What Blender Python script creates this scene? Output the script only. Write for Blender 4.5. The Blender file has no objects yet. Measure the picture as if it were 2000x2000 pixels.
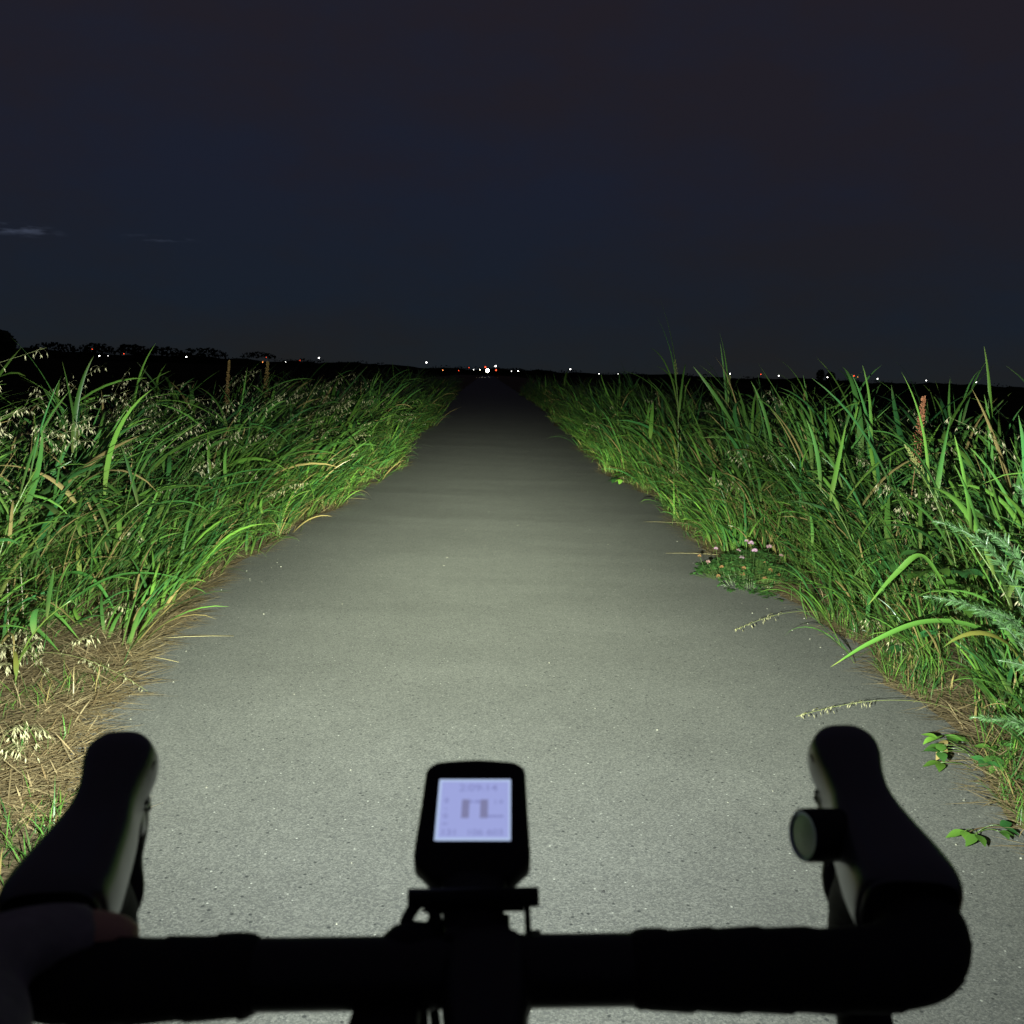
import bpy, bmesh, math, random
import numpy as np
from mathutils import Vector, Matrix

random.seed(7)
rng = np.random.default_rng(11)
scene = bpy.context.scene
COL = scene.collection
R = math.radians

# ------------------------------------------------------------------ camera
CAM_H = 1.25
cam_d = bpy.data.cameras.new('camera')
cam = bpy.data.objects.new('camera', cam_d)
COL.objects.link(cam)
cam_d.sensor_fit = 'HORIZONTAL'
cam_d.sensor_width = 36.0
cam_d.lens = 36.0 * 2005.0 / 2000.0
cam_d.clip_start = 0.02
cam_d.clip_end = 6000
cam.matrix_world = (Matrix.Translation((0, 0, CAM_H)) @ Matrix.Rotation(-R(1.69), 4, 'Z')
                    @ Matrix.Rotation(R(90 - 7.74), 4, 'X') @ Matrix.Rotation(R(2.0), 4, 'Z'))
cam_d.dof.use_dof = True
cam_d.dof.focus_distance = 5.0
cam_d.dof.aperture_fstop = 13.0
scene.camera = cam

# ------------------------------------------------------------------ world: a dark overcast night sky
world = bpy.data.worlds.new('World')
scene.world = world
world.use_nodes = True


def srgb(r, g, b):
    def f(c):
        c /= 255.0
        return c / 12.92 if c <= 0.04045 else ((c + 0.055) / 1.055) ** 2.4
    return (f(r), f(g), f(b), 1.0)


def build_world():
    nt = world.node_tree
    nt.nodes.clear()
    N, L = nt.nodes, nt.links
    out = N.new('ShaderNodeOutputWorld')
    bg = N.new('ShaderNodeBackground')
    tc = N.new('ShaderNodeTexCoord')
    sep = N.new('ShaderNodeSeparateXYZ')
    L.new(tc.outputs['Generated'], sep.inputs[0])
    # elevation colour of the sky
    ramp = N.new('ShaderNodeValToRGB')
    L.new(sep.outputs['Z'], ramp.inputs[0])
    e = ramp.color_ramp.elements
    e[0].position = 0.0
    e[0].color = srgb(29, 33, 36)
    e[1].position = 0.5
    e[1].color = srgb(34, 32, 41)
    m = e.new(0.06)
    m.color = srgb(27, 32, 40)
    m = e.new(0.17)
    m.color = srgb(29, 31, 42)
    # broad soft cloud patches, brownish from town light / blue where thinner
    mp = N.new('ShaderNodeMapping')
    mp.inputs['Scale'].default_value = (1.6, 1.6, 4.2)
    mp.inputs['Location'].default_value = (3.1, 0.4, 1.7)
    L.new(tc.outputs['Generated'], mp.inputs[0])
    nz = N.new('ShaderNodeTexNoise')
    nz.inputs['Scale'].default_value = 1.9
    nz.inputs['Detail'].default_value = 5.0
    nz.inputs['Roughness'].default_value = 0.62
    L.new(mp.outputs[0], nz.inputs['Vector'])
    cr = N.new('ShaderNodeValToRGB')
    c = cr.color_ramp.elements
    c[0].position = 0.38
    c[0].color = (0.86, 0.98, 1.12, 1)
    c[1].position = 0.62
    c[1].color = (1.08, 0.92, 0.84, 1)
    L.new(nz.outputs['Fac'], cr.inputs[0])
    mul = N.new('ShaderNodeMixRGB')
    mul.blend_type = 'MULTIPLY'
    mul.inputs[0].default_value = 1.0
    L.new(ramp.outputs[0], mul.inputs[1])
    L.new(cr.outputs[0], mul.inputs[2])
    # two thin moonlit wisps of cloud low in the sky
    nw = N.new('ShaderNodeTexNoise')
    nw.inputs['Scale'].default_value = 60.0
    nw.inputs['Detail'].default_value = 4.0
    mpn = N.new('ShaderNodeMapping')
    mpn.inputs['Scale'].default_value = (1, 1, 5)
    L.new(tc.outputs['Generated'], mpn.inputs[0])
    L.new(mpn.outputs[0], nw.inputs['Vector'])
    last = mul.outputs[0]
    for (px, py, wid, hei, amp) in ((30, 448, .036, .0055, .045), (312, 466, .030, .0030, .030)):
        d = (cam.matrix_world.to_3x3() @ Vector(((px - 1000) / 2005, -(py - 1000) / 2005, -1))).normalized()
        su = N.new('ShaderNodeVectorMath')
        su.operation = 'SUBTRACT'
        su.inputs[1].default_value = d
        L.new(tc.outputs['Generated'], su.inputs[0])
        sc_ = N.new('ShaderNodeVectorMath')
        sc_.operation = 'MULTIPLY'
        sc_.inputs[1].default_value = (1 / wid, 1 / wid, 1 / hei)
        L.new(su.outputs[0], sc_.inputs[0])
        le = N.new('ShaderNodeVectorMath')
        le.operation = 'LENGTH'
        L.new(sc_.outputs[0], le.inputs[0])
        mr = N.new('ShaderNodeMapRange')
        mr.interpolation_type = 'SMOOTHSTEP'
        mr.inputs['From Min'].default_value = 1.3
        mr.inputs['From Max'].default_value = 0.0
        mr.inputs['To Max'].default_value = amp
        L.new(le.outputs['Value'], mr.inputs['Value'])
        nr = N.new('ShaderNodeMapRange')
        nr.inputs['From Min'].default_value = 0.44
        nr.inputs['From Max'].default_value = 0.68
        L.new(nw.outputs['Fac'], nr.inputs['Value'])
        mm = N.new('ShaderNodeMath')
        mm.operation = 'MULTIPLY'
        L.new(mr.outputs[0], mm.inputs[0])
        L.new(nr.outputs[0], mm.inputs[1])
        ti = N.new('ShaderNodeMixRGB')
        ti.blend_type = 'MULTIPLY'
        ti.inputs[0].default_value = 1.0
        ti.inputs[2].default_value = (0.7, 0.85, 1.3, 1)
        L.new(mm.outputs[0], ti.inputs[1])
        ad = N.new('ShaderNodeMixRGB')
        ad.blend_type = 'ADD'
        ad.inputs[0].default_value = 1.0
        L.new(last, ad.inputs[1])
        L.new(ti.outputs[0], ad.inputs[2])
        last = ad.outputs[0]
    L.new(last, bg.inputs['Color'])
    bg.inputs['Strength'].default_value = 1.0
    L.new(bg.outputs[0], out.inputs[0])


build_world()
vs = scene.view_settings
vs.view_transform = 'Standard'
vs.look = 'None'
vs.exposure = 0.0
vs.gamma = 1.0
vs.use_curve_mapping = False
scene.cycles.max_bounces = 6
scene.cycles.sample_clamp_indirect = 4.0


# ------------------------------------------------------------------ helpers
def tag(o, label=None, cat=None, group=None, kind=None):
    if label: o['label'] = label
    if cat: o['category'] = cat
    if group: o['group'] = group
    if kind: o['kind'] = kind
    return o


def empty(name, loc=(0, 0, 0), rot=(0, 0, 0)):
    o = bpy.data.objects.new(name, None)
    o.empty_display_size = 0.05
    o.location = loc
    o.rotation_euler = rot
    COL.objects.link(o)
    return o


def link(name, me, mat, parent=None, smooth=True):
    o = bpy.data.objects.new(name, me)
    if mat is not None and len(me.materials) == 0:
        me.materials.append(mat)
    COL.objects.link(o)
    if parent is not None:
        o.parent = parent
    if smooth:
        me.polygons.foreach_set('use_smooth', np.ones(len(me.polygons), dtype=bool))
    return o


def mesh_np(name, verts, faces, cols=None):
    """verts (n,3) float, faces (m,k) int with k 3 or 4, cols (n,3) per-vertex colour"""
    me = bpy.data.meshes.new(name)
    verts = np.ascontiguousarray(verts, dtype=np.float32)
    faces = np.ascontiguousarray(faces, dtype=np.int32)
    m, k = faces.shape
    me.vertices.add(len(verts))
    me.vertices.foreach_set('co', verts.ravel())
    me.loops.add(m * k)
    me.loops.foreach_set('vertex_index', faces.ravel())
    me.polygons.add(m)
    me.polygons.foreach_set('loop_start', np.arange(0, m * k, k, dtype=np.int32))
    me.polygons.foreach_set('loop_total', np.full(m, k, dtype=np.int32))
    me.update(calc_edges=True)
    if cols is not None:
        a = me.attributes.new('Col', 'FLOAT_COLOR', 'POINT')
        c4 = np.ones((len(verts), 4), dtype=np.float32)
        c4[:, :3] = cols
        a.data.foreach_set('color', c4.ravel())
    return me


def catmull(pts, n):
    """resample control rows (any width) to n rows with a Catmull-Rom curve"""
    P = np.array(pts, dtype=float)
    P = np.vstack([2 * P[0] - P[1], P, 2 * P[-1] - P[-2]])
    out = []
    m = len(P) - 3
    for t in np.linspace(0, m - 1e-6, n):
        i = int(t)
        u = t - i
        a, b, c, d = P[i:i + 4]
        out.append(0.5 * ((2 * b) + (c - a) * u + (2 * a - 5 * b + 4 * c - d) * u * u + (3 * b - a - 3 * c + d) * u ** 3))
    return np.array(out)


def loft(rows, n=24, segs=16, up=(0, 0, 1), power=2.0, cap=True):
    """rows: (x,y,z,ra,rb): swept closed section, ra sideways, rb along 'up'. returns verts, quads (+ end fans as quads)"""
    C = catmull(rows, n) if n else np.array(rows, float)
    pos = C[:, :3]
    tan = np.gradient(pos, axis=0)
    tan /= np.linalg.norm(tan, axis=1)[:, None] + 1e-12
    V, F = [], []
    ang = np.linspace(0, 2 * np.pi, segs, endpoint=False)
    ca, sa = np.cos(ang), np.sin(ang)
    ca = np.sign(ca) * np.abs(ca) ** (2 / power)
    sa = np.sign(sa) * np.abs(sa) ** (2 / power)
    prev = None
    for i in range(len(C)):
        t = tan[i]
        u = np.array(up, float) if prev is None else prev
        s = np.cross(t, u)
        s /= np.linalg.norm(s) + 1e-12
        w = np.cross(s, t)
        prev = w
        for k in range(segs):
            V.append(pos[i] + s * ca[k] * C[i, 3] + w * sa[k] * C[i, 4])
    for i in range(len(C) - 1):
        for k in range(segs):
            a = i * segs + k
            b = i * segs + (k + 1) % segs
            F.append((a, b, b + segs, a + segs))
    if cap:
        for row in (0, len(C) - 1):
            V.append(pos[row])
            c = len(V) - 1
            for k in range(0, segs, 2):
                a = row * segs + k
                F.append((a, row * segs + (k + 1) % segs, row * segs + (k + 2) % segs, c))
    return np.array(V), np.array(F)


class Geo:
    """collects quads into one mesh"""
    def __init__(self):
        self.v, self.f, self.c, self.n = [], [], [], 0

    def add(self, V, F, col=None):
        self.v.append(np.asarray(V, float))
        self.f.append(np.asarray(F, int) + self.n)
        if col is not None:
            col = np.asarray(col, float)
            if col.ndim == 1:
                col = np.tile(col, (len(V), 1))
            self.c.append(col)
        self.n += len(V)
        return self

    def tube(self, pts, r, n=0, segs=8, up=(0, 0, 1), col=None):
        P = np.array(pts, float)
        rr = np.full(len(P), r) if np.isscalar(r) else np.array(r)
        rows = np.column_stack([P, rr, rr])
        V, F = loft(rows, n, segs, up)
        return self.add(V, F, col)

    def box(self, c, s, rot=None, col=None):
        c, s = np.array(c, float), np.array(s, float) / 2
        V = np.array([(x, y, z) for x in (-1, 1) for y in (-1, 1) for z in (-1, 1)], float) * s
        if rot is not None:
            V = V @ np.array(rot.to_3x3()).T
        F = [(0, 1, 3, 2), (4, 6, 7, 5), (0, 4, 5, 1), (2, 3, 7, 6), (0, 2, 6, 4), (1, 5, 7, 3)]
        return self.add(V + c, F, col)

    def mesh(self, name):
        return mesh_np(name, np.vstack(self.v), np.vstack(self.f), np.vstack(self.c) if self.c else None)

    def build(self, name, mat, parent=None, smooth=True, bevel=0.0, sub=0):
        o = link(name, self.mesh(name), mat, parent, smooth)
        if bevel:
            b = o.modifiers.new('bevel', 'BEVEL')
            b.width = bevel
            b.segments = 2
            b.limit_method = 'ANGLE'
            b.angle_limit = R(40)
        if sub:
            s = o.modifiers.new('sub', 'SUBSURF')
            s.levels = s.render_levels = sub
        return o


# ------------------------------------------------------------------ materials
def principled(name, col, rough=0.5, metal=0.0, spec=0.5):
    m = bpy.data.materials.new(name)
    m.use_nodes = True
    b = m.node_tree.nodes['Principled BSDF']
    b.inputs['Base Color'].default_value = (*col[:3], 1)
    b.inputs['Roughness'].default_value = rough
    b.inputs['Metallic'].default_value = metal
    b.inputs['Specular IOR Level'].default_value = spec
    return m


def bumped(name, col, rough, scale, strength, dist=0.002, spec=0.5, var=0.15):
    m = principled(name, col, rough, 0, spec)
    nt = m.node_tree
    N, L = nt.nodes, nt.links
    b = N['Principled BSDF']
    tc = N.new('ShaderNodeTexCoord')
    nz = N.new('ShaderNodeTexNoise')
    nz.inputs['Scale'].default_value = scale
    nz.inputs['Detail'].default_value = 3
    L.new(tc.outputs['Object'], nz.inputs['Vector'])
    bp = N.new('ShaderNodeBump')
    bp.inputs['Strength'].default_value = strength
    bp.inputs['Distance'].default_value = dist
    L.new(nz.outputs['Fac'], bp.inputs['Height'])
    L.new(bp.outputs[0], b.inputs['Normal'])
    mx = N.new('ShaderNodeMixRGB')
    mx.inputs[1].default_value = tuple(c * (1 - var) for c in col[:3]) + (1,)
    mx.inputs[2].default_value = tuple(c * (1 + var) for c in col[:3]) + (1,)
    L.new(nz.outputs['Fac'], mx.inputs[0])
    L.new(mx.outputs[0], b.inputs['Base Color'])
    return m


def emitter(name, col, strength):
    m = bpy.data.materials.new(name)
    m.use_nodes = True
    nt = m.node_tree
    nt.nodes.clear()
    o = nt.nodes.new('ShaderNodeOutputMaterial')
    e = nt.nodes.new('ShaderNodeEmission')
    e.inputs[0].default_value = (*col[:3], 1)
    e.inputs[1].default_value = strength
    nt.links.new(e.outputs[0], o.inputs[0])
    m.cycles.emission_sampling = 'NONE'
    return m


def leaf_material(name, rough=0.34, trans=0.18, spec=0.6):
    m = bpy.data.materials.new(name)
    m.use_nodes = True
    nt = m.node_tree
    N, L = nt.nodes, nt.links
    b = N['Principled BSDF']
    out = N['Material Output']
    at = N.new('ShaderNodeAttribute')
    at.attribute_name = 'Col'
    L.new(at.outputs['Color'], b.inputs['Base Color'])
    b.inputs['Roughness'].default_value = rough
    b.inputs['Specular IOR Level'].default_value = spec
    tr = N.new('ShaderNodeBsdfTranslucent')
    hs = N.new('ShaderNodeHueSaturation')
    hs.inputs['Saturation'].default_value = 1.1
    hs.inputs['Value'].default_value = 1.1
    L.new(at.outputs['Color'], hs.inputs['Color'])
    L.new(hs.outputs[0], tr.inputs['Color'])
    mx = N.new('ShaderNodeMixShader')
    mx.inputs[0].default_value = trans
    L.new(b.outputs[0], mx.inputs[1])
    L.new(tr.outputs[0], mx.inputs[2])
    L.new(mx.outputs[0], out.inputs['Surface'])
    return m


def asphalt_material():
    m = principled('asphalt', (0.12, 0.12, 0.11), 0.85, 0, 0.25)
    nt = m.node_tree
    N, L = nt.nodes, nt.links
    b = N['Principled BSDF']
    tc = N.new('ShaderNodeTexCoord')

    def noise(scale, detail=2.0, rough=0.5):
        n = N.new('ShaderNodeTexNoise')
        n.inputs['Scale'].default_value = scale
        n.inputs['Detail'].default_value = detail
        n.inputs['Roughness'].default_value = rough
        L.new(tc.outputs['Object'], n.inputs['Vector'])
        return n

    def rng_node(src, a, bb, lo, hi):
        r = N.new('ShaderNodeMapRange')
        r.inputs['From Min'].default_value = a
        r.inputs['From Max'].default_value = bb
        r.inputs['To Min'].default_value = lo
        r.inputs['To Max'].default_value = hi
        L.new(src, r.inputs['Value'])
        return r

    def mix(kind, fac, a, bcol):
        x = N.new('ShaderNodeMixRGB')
        x.blend_type = kind
        if isinstance(fac, float):
            x.inputs[0].default_value = fac
        else:
            L.new(fac, x.inputs[0])
        for s, v in ((1, a), (2, bcol)):
            if isinstance(v, tuple):
                x.inputs[s].default_value = v
            else:
                L.new(v, x.inputs[s])
        return x.outputs[0]

    # stones of the aggregate, each its own tone
    vo = N.new('ShaderNodeTexVoronoi')
    vo.inputs['Scale'].default_value = 215.0
    L.new(tc.outputs['Object'], vo.inputs['Vector'])
    sv = N.new('ShaderNodeSeparateColor')
    L.new(vo.outputs['Color'], sv.inputs[0])
    stone = N.new('ShaderNodeValToRGB')
    L.new(sv.outputs[0], stone.inputs[0])
    e = stone.color_ramp.elements
    e[0].position = 0.0
    e[0].color = (0.084, 0.085, 0.083, 1)
    e[1].position = 1.0
    e[1].color = (0.168, 0.167, 0.155, 1)
    k = e.new(0.5)
    k.color = (0.118, 0.118, 0.11, 1)
    fine = noise(420, 2)
    big = noise(1.1, 4, 0.6)
    mid = noise(9, 4, 0.6)
    col = mix('MULTIPLY', 0.55, stone.outputs[0], rng_node(fine.outputs['Fac'], 0.3, 0.7, 0.55, 1.4).outputs[0])
    col = mix('MULTIPLY', 0.8, col, rng_node(big.outputs['Fac'], 0.3, 0.7, 0.90, 1.09).outputs[0])
    col = mix('MULTIPLY', 0.7, col, rng_node(mid.outputs['Fac'], 0.3, 0.7, 0.93, 1.06).outputs[0])
    # pale quartz chips and dark pits
    v2 = N.new('ShaderNodeTexVoronoi')
    v2.inputs['Scale'].default_value = 62.0
    L.new(tc.outputs['Object'], v2.inputs['Vector'])
    s2 = N.new('ShaderNodeSeparateColor')
    L.new(v2.outputs['Color'], s2.inputs[0])
    near = rng_node(v2.outputs['Distance'], 0.10, 0.22, 1.0, 0.0)
    pick = rng_node(s2.outputs[0], 0.90, 0.97, 0.0, 1.0)
    ml = N.new('ShaderNodeMath')
    ml.operation = 'MULTIPLY'
    L.new(near.outputs[0], ml.inputs[0])
    L.new(pick.outputs[0], ml.inputs[1])
    col = mix('MIX', ml.outputs[0], col, (0.42, 0.42, 0.38, 1))
    near2 = rng_node(v2.outputs['Distance'], 0.22, 0.34, 1.0, 0.0)
    pick2 = rng_node(s2.outputs[1], 0.90, 0.93, 0.0, 0.85)
    md = N.new('ShaderNodeMath')
    md.operation = 'MULTIPLY'
    L.new(near2.outputs[0], md.inputs[0])
    L.new(pick2.outputs[0], md.inputs[1])
    col = mix('MIX', md.outputs[0], col, (0.025, 0.027, 0.028, 1))
    L.new(col, b.inputs['Base Color'])
    # relief: stones, and long shallow waves from the paving machine
    bp = N.new('ShaderNodeBump')
    bp.inputs['Strength'].default_value = 0.32
    bp.inputs['Distance'].default_value = 0.0022
    L.new(vo.outputs['Distance'], bp.inputs['Height'])
    mpw = N.new('ShaderNodeMapping')
    mpw.inputs['Scale'].default_value = (0.35, 1.0, 1.0)
    L.new(tc.outputs['Object'], mpw.inputs[0])
    wv = N.new('ShaderNodeTexNoise')
    wv.inputs['Scale'].default_value = 0.9
    wv.inputs['Detail'].default_value = 2
    L.new(mpw.outputs[0], wv.inputs['Vector'])
    bp2 = N.new('ShaderNodeBump')
    bp2.inputs['Strength'].default_value = 0.5
    bp2.inputs['Distance'].default_value = 0.03
    L.new(wv.outputs['Fac'], bp2.inputs['Height'])
    L.new(bp.outputs[0], bp2.inputs['Normal'])
    L.new(bp2.outputs[0], b.inputs['Normal'])
    return m


def soil_material():
    m = bumped('verge_soil', (0.10, 0.075, 0.045), 0.95, 35, 0.9, 0.02, 0.1, 0.45)
    return m


MAT = {
    'asphalt': asphalt_material(),
    'soil': soil_material(),
    'field': bumped('field_ground', (0.03, 0.032, 0.02), 1.0, 0.4, 0.4, 0.05, 0.0, 0.4),
    'leaf': leaf_material('grass_blade'),
    'dull': leaf_material('dry_stalk', 0.7, 0.2, 0.2),
    'rubber': bumped('hood_rubber', (0.05, 0.052, 0.06), 0.30, 900, 0.1, 0.0006, 1.0, 0.1),
    'tape': bumped('bar_tape', (0.012, 0.012, 0.012), 0.75, 350, 0.4, 0.001, 0.3, 0.2),
    'black': principled('black_anodised', (0.008, 0.008, 0.009), 0.45),
    'plastic': principled('black_plastic', (0.006, 0.006, 0.006), 0.55, 0, 0.3),
    'lever': principled('lever_black', (0.012, 0.012, 0.013), 0.35),
    'steel': principled('grey_metal', (0.25, 0.25, 0.26), 0.35, 0.9),
    'frame': principled('frame_paint', (0.015, 0.016, 0.02), 0.3),
    'tyre': principled('tyre_rubber', (0.015, 0.015, 0.015), 0.8),
    'skin': bumped('skin', (0.70, 0.40, 0.28), 0.5, 60, 0.2, 0.001, 0.4, 0.1),
    'glove': bumped('glove_fabric', (0.32, 0.30, 0.30), 0.85, 120, 1.0, 0.001, 0.2, 0.3),
    'sleeve': bumped('sleeve_fabric', (0.02, 0.018, 0.018), 0.9, 200, 0.4, 0.001, 0.2, 0.2),
    'bell_face': principled('bell_face', (0.46, 0.56, 0.70), 0.3, 0.7),
    'bark': principled('dark_foliage', (0.03, 0.04, 0.02), 1.0, 0, 0.0),
}

# ------------------------------------------------------------------ the setting
def at(px, py, Y):
    """the point at distance Y along the path that stands at this place of the 2000 px photograph"""
    d = cam.matrix_world.to_3x3() @ Vector(((px - 1000) / 2005, -(py - 1000) / 2005, -1))
    return np.array([d.x * Y / d.y, Y, CAM_H + d.z * Y / d.y])


EDGE_L, EDGE_R = -1.5, 1.85


def sheet(name, x0, x1, y0, y1, z, nx, ny, mat):
    xs = np.linspace(x0, x1, nx + 1)
    ys = np.linspace(y0, y1, ny + 1)
    X, Y = np.meshgrid(xs, ys)
    V = np.column_stack([X.ravel(), Y.ravel(), np.full(X.size, z)])
    i = np.arange(ny)[:, None] * (nx + 1) + np.arange(nx)[None]
    F = np.stack([i, i + 1, i + nx + 2, i + nx + 1], -1).reshape(-1, 4)
    o = link(name, mesh_np(name, V, F), mat, None, False)
    return tag(o, kind='structure')


sheet('ground', -2500, 2500, -60, 4000, -0.012, 4, 4, MAT['field'])
sheet('path', EDGE_L - 0.25, EDGE_R + 0.25, -4, 320, -0.004, 1, 4, MAT['asphalt'])


def edge_wave(y, seed):
    """how far the litter creeps over the path edge"""
    r = np.random.default_rng(seed)
    w = np.zeros_like(y)
    for k, a in ((0.6, .07), (1.4, .05), (3.1, .035), (7.3, .02), (15.0, .012)):
        w += a * np.sin(y * k + r.uniform(0, 6.28))
    return w


def verge_edge(y, side):
    """x of the vegetation line"""
    y = np.asarray(y, float)
    if side < 0:
        base = np.interp(y, [1.5, 2.44, 2.61, 2.9, 3.13, 3.49, 3.62, 4.2, 5.31, 6.1, 7.32, 8.81, 13.3, 23, 54],
                         [-1.05, -1.09, -1.10, -1.24, -1.36, -1.43, -1.37, -1.5, -1.57, -1.52, -1.41, -1.40, -1.22, -1.35, -1.6])
        return base + edge_wave(y, 3) * (.6 + .7 * np.clip((y - 6) / 4, 0, 1))
    base = np.interp(y, [2.5, 2.98, 3.43, 3.94, 4.12, 4.7, 5.27, 5.87, 6.3, 8.28, 10.3, 13.5, 21, 36],
                     [1.62, 1.70, 1.86, 1.84, 1.80, 1.94, 1.86, 1.80, 1.74, 1.70, 1.76, 1.74, 1.8, 2.1])
    return base + edge_wave(y, 8) * (.6 + .7 * np.clip((y - 7) / 4, 0, 1))


def verge_sheet(side):
    ys = np.concatenate([np.arange(-3, 14, 0.06), np.arange(14, 320, 1.0)])
    es = verge_edge(ys, side)
    r = np.random.default_rng(5 + side)
    cols = [0, 0.05, 0.15, 0.35, 0.7, 1.3, 2.5, 9.0]
    V = []
    for y, e in zip(ys, es):
        for j, c in enumerate(cols):
            z = 0.0 if j == 0 else 0.012 + 0.03 * min(c, 1) + r.uniform(-.008, .008)
            if c > 5:
                z = -0.03
            V.append((e - 0.03 * side + side * c + r.uniform(-.012, .012) * (j < 4), y, z))
    n = len(cols)
    i = np.arange(len(ys) - 1)[:, None] * n + np.arange(n - 1)[None]
    F = np.stack([i, i + 1, i + n + 1, i + n], -1).reshape(-1, 4)
    o = link('verge', mesh_np('verge', np.array(V), F), MAT['soil'])
    return tag(o, kind='structure')


verge_sheet(-1)
verge_sheet(1)


# ------------------------------------------------------------------ grass as stuff
def strips(base, az, L, W, tilt, bend, segs, power=1.5, twist=None, fold=0.0, cols=None, wob=None, taper=0.9):
    """many grass blades at once. base (n,3); az lean azimuth; tilt at the foot and bend to the tip in radians from vertical.
    fold > 0 makes a V-shaped blade of three rows of verts, else two"""
    n = len(L)
    s = np.linspace(0, 1, segs + 1)
    sm = (s[:-1] + s[1:]) / 2
    phi = tilt[:, None] + bend[:, None] * sm[None] ** power
    dl = (L / segs)[:, None]
    r = np.concatenate([np.zeros((n, 1)), np.cumsum(np.sin(phi) * dl, 1)], 1)
    z = np.concatenate([np.zeros((n, 1)), np.cumsum(np.cos(phi) * dl, 1)], 1)
    azs = az[:, None] + (0 if wob is None else wob[:, None] * s[None])
    P = np.stack([base[:, 0, None] + r * np.cos(azs), base[:, 1, None] + r * np.sin(azs), base[:, 2, None] + z], -1)
    phf = tilt[:, None] + bend[:, None] * s[None] ** power
    T = np.stack([np.sin(phf) * np.cos(azs), np.sin(phf) * np.sin(azs), np.cos(phf)], -1)
    S = np.stack([-np.sin(azs), np.cos(azs), np.zeros_like(azs)], -1)
    Nn = np.cross(S, T)
    if twist is not None:
        tw = twist[:, None] * s[None]
        c, sn = np.cos(tw)[..., None], np.sin(tw)[..., None]
        S, Nn = S * c + Nn * sn, Nn * c - S * sn
    w = np.minimum(1.0, 0.45 + s * 3.0) * (1 - s ** 2.2 * taper) 
    w[-1] = 0.03
    hw = (W[:, None] * w[None] / 2)[..., None]
    if fold > 0:
        rows = np.stack([P - S * hw, P - Nn * hw * fold, P + S * hw], 2)
        k = 3
    else:
        rows = np.stack([P - S * hw, P + S * hw], 2)
        k = 2
    V = rows.reshape(-1, 3)
    per = (segs + 1) * k
    i0 = np.arange(n)[:, None, None] * per
    j = np.arange(segs)[None, :, None] * k
    q = np.arange(k - 1)[None, None, :]
    a = i0 + j + q
    F = np.stack([a, a + 1, a + k + 1, a + k], -1).reshape(-1, 4)
    Cc = None
    if cols is not None:
        foot, mid, tip = cols
        t = s[None, :, None]
        c1 = foot[:, None] * (1 - np.minimum(t * 3, 1)) + mid[:, None] * np.minimum(t * 3, 1)
        u = np.clip((t - 0.8) * 5, 0, 1)
        c1 = c1 * (1 - u) + tip[:, None] * u
        Cc = np.repeat(c1[:, :, None, :], k, 2).reshape(-1, 3)
    return V, F, Cc


def green(n, r=rng, dry=0.06, blue=0.0):
    """leaf colours: foot, blade, tip"""
    t = r.uniform(0, 1, (n, 1))
    a = np.array([0.027, 0.108, 0.030])
    b = np.array([0.096, 0.200, 0.028])
    mid = a * (1 - t) + b * t
    if blue:
        mid = mid * (1 - blue) + np.array([0.04, 0.10, 0.06]) * blue
    mid *= 0.45 + 1.05 * r.uniform(0, 1, (n, 1)) ** 1.4
    d = r.uniform(0, 1, n) < dry
    mid[d] = np.array([0.30, 0.23, 0.09]) * r.uniform(0.6, 1.2, (d.sum(), 1))
    foot = mid * 0.5 + np.array([0.16, 0.16, 0.05]) * 0.5
    tip = mid * 0.8 + np.array([0.2, 0.15, 0.05]) * 0.2
    return foot, mid, tip


def lean_az(n, side, r, spread=1.0):
    """azimuth: towards the path and a little away from the rider"""
    a = np.where(side < 0, R(12), R(160))
    return a + r.normal(0, spread, n)


def litter(y, side):
    """width of the trodden strip of straw and turf between asphalt and tall grass"""
    y = np.asarray(y, float)
    if side < 0:
        return np.clip(0.95 - (y - 3.2) * 0.36, 0.07, 0.95)
    return np.clip(0.30 - (y - 3.0) * 0.06, 0.06, 0.30)


def tall_height(e, y, side):
    """growth height against the distance e from the edge"""
    e = e - litter(y, side) + 0.04
    g = np.clip(e / (0.65 if side < 0 else 0.55), 0, 1)
    g = g * (2 - g)
    h = 0.24 + (0.68 if side < 0 else 0.62) * g
    return np.where(e < 0, 0.10, h)


def scatter(n, y0, y1, e0, e1, side, r, ypow=1.0):
    y = y0 + (y1 - y0) * r.uniform(0, 1, n) ** ypow
    e = e0 + (e1 - e0) * r.uniform(0, 1, n) ** 1.15
    x = verge_edge(y, side) + side * e
    return x, y, e


def tufts(n, per, y0, y1, e0, e1, side, r, rad):
    """plants grown in tufts: every tuft has its own lean, vigour and colour"""
    k = max(1, n // per)
    cy = y0 + (y1 - y0) * r.uniform(0, 1, k)
    ce = litter(cy, side) - 0.06 + e0 + (e1 - e0) * r.uniform(0, 1, k) ** 1.2
    caz = lean_az(k, side, r, 0.55)
    cv = r.uniform(0.62, 1.18, k)
    ctil = r.uniform(0.25, 1.0, k) if side < 0 else r.uniform(0.0, 0.85, k)
    i = r.integers(0, k, n)
    y = cy[i] + r.normal(0, rad, n)
    e = ce[i] + r.normal(0, rad * .9, n)
    e = np.where((side > 0) & (np.abs(y - 6.25) < .48) & (e < .30), e + .42, e)      # the clover grows there
    x = verge_edge(y, side) + side * e
    return x, y, e, caz[i], cv[i], ctil[i], i


def clumpy(x, y, seed):
    return (np.sin(x * 3.1 + seed) * np.sin(y * 2.3 + seed * 1.7) + np.sin(x * 7.7 - y * 5.1 + seed)) * 0.5


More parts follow.
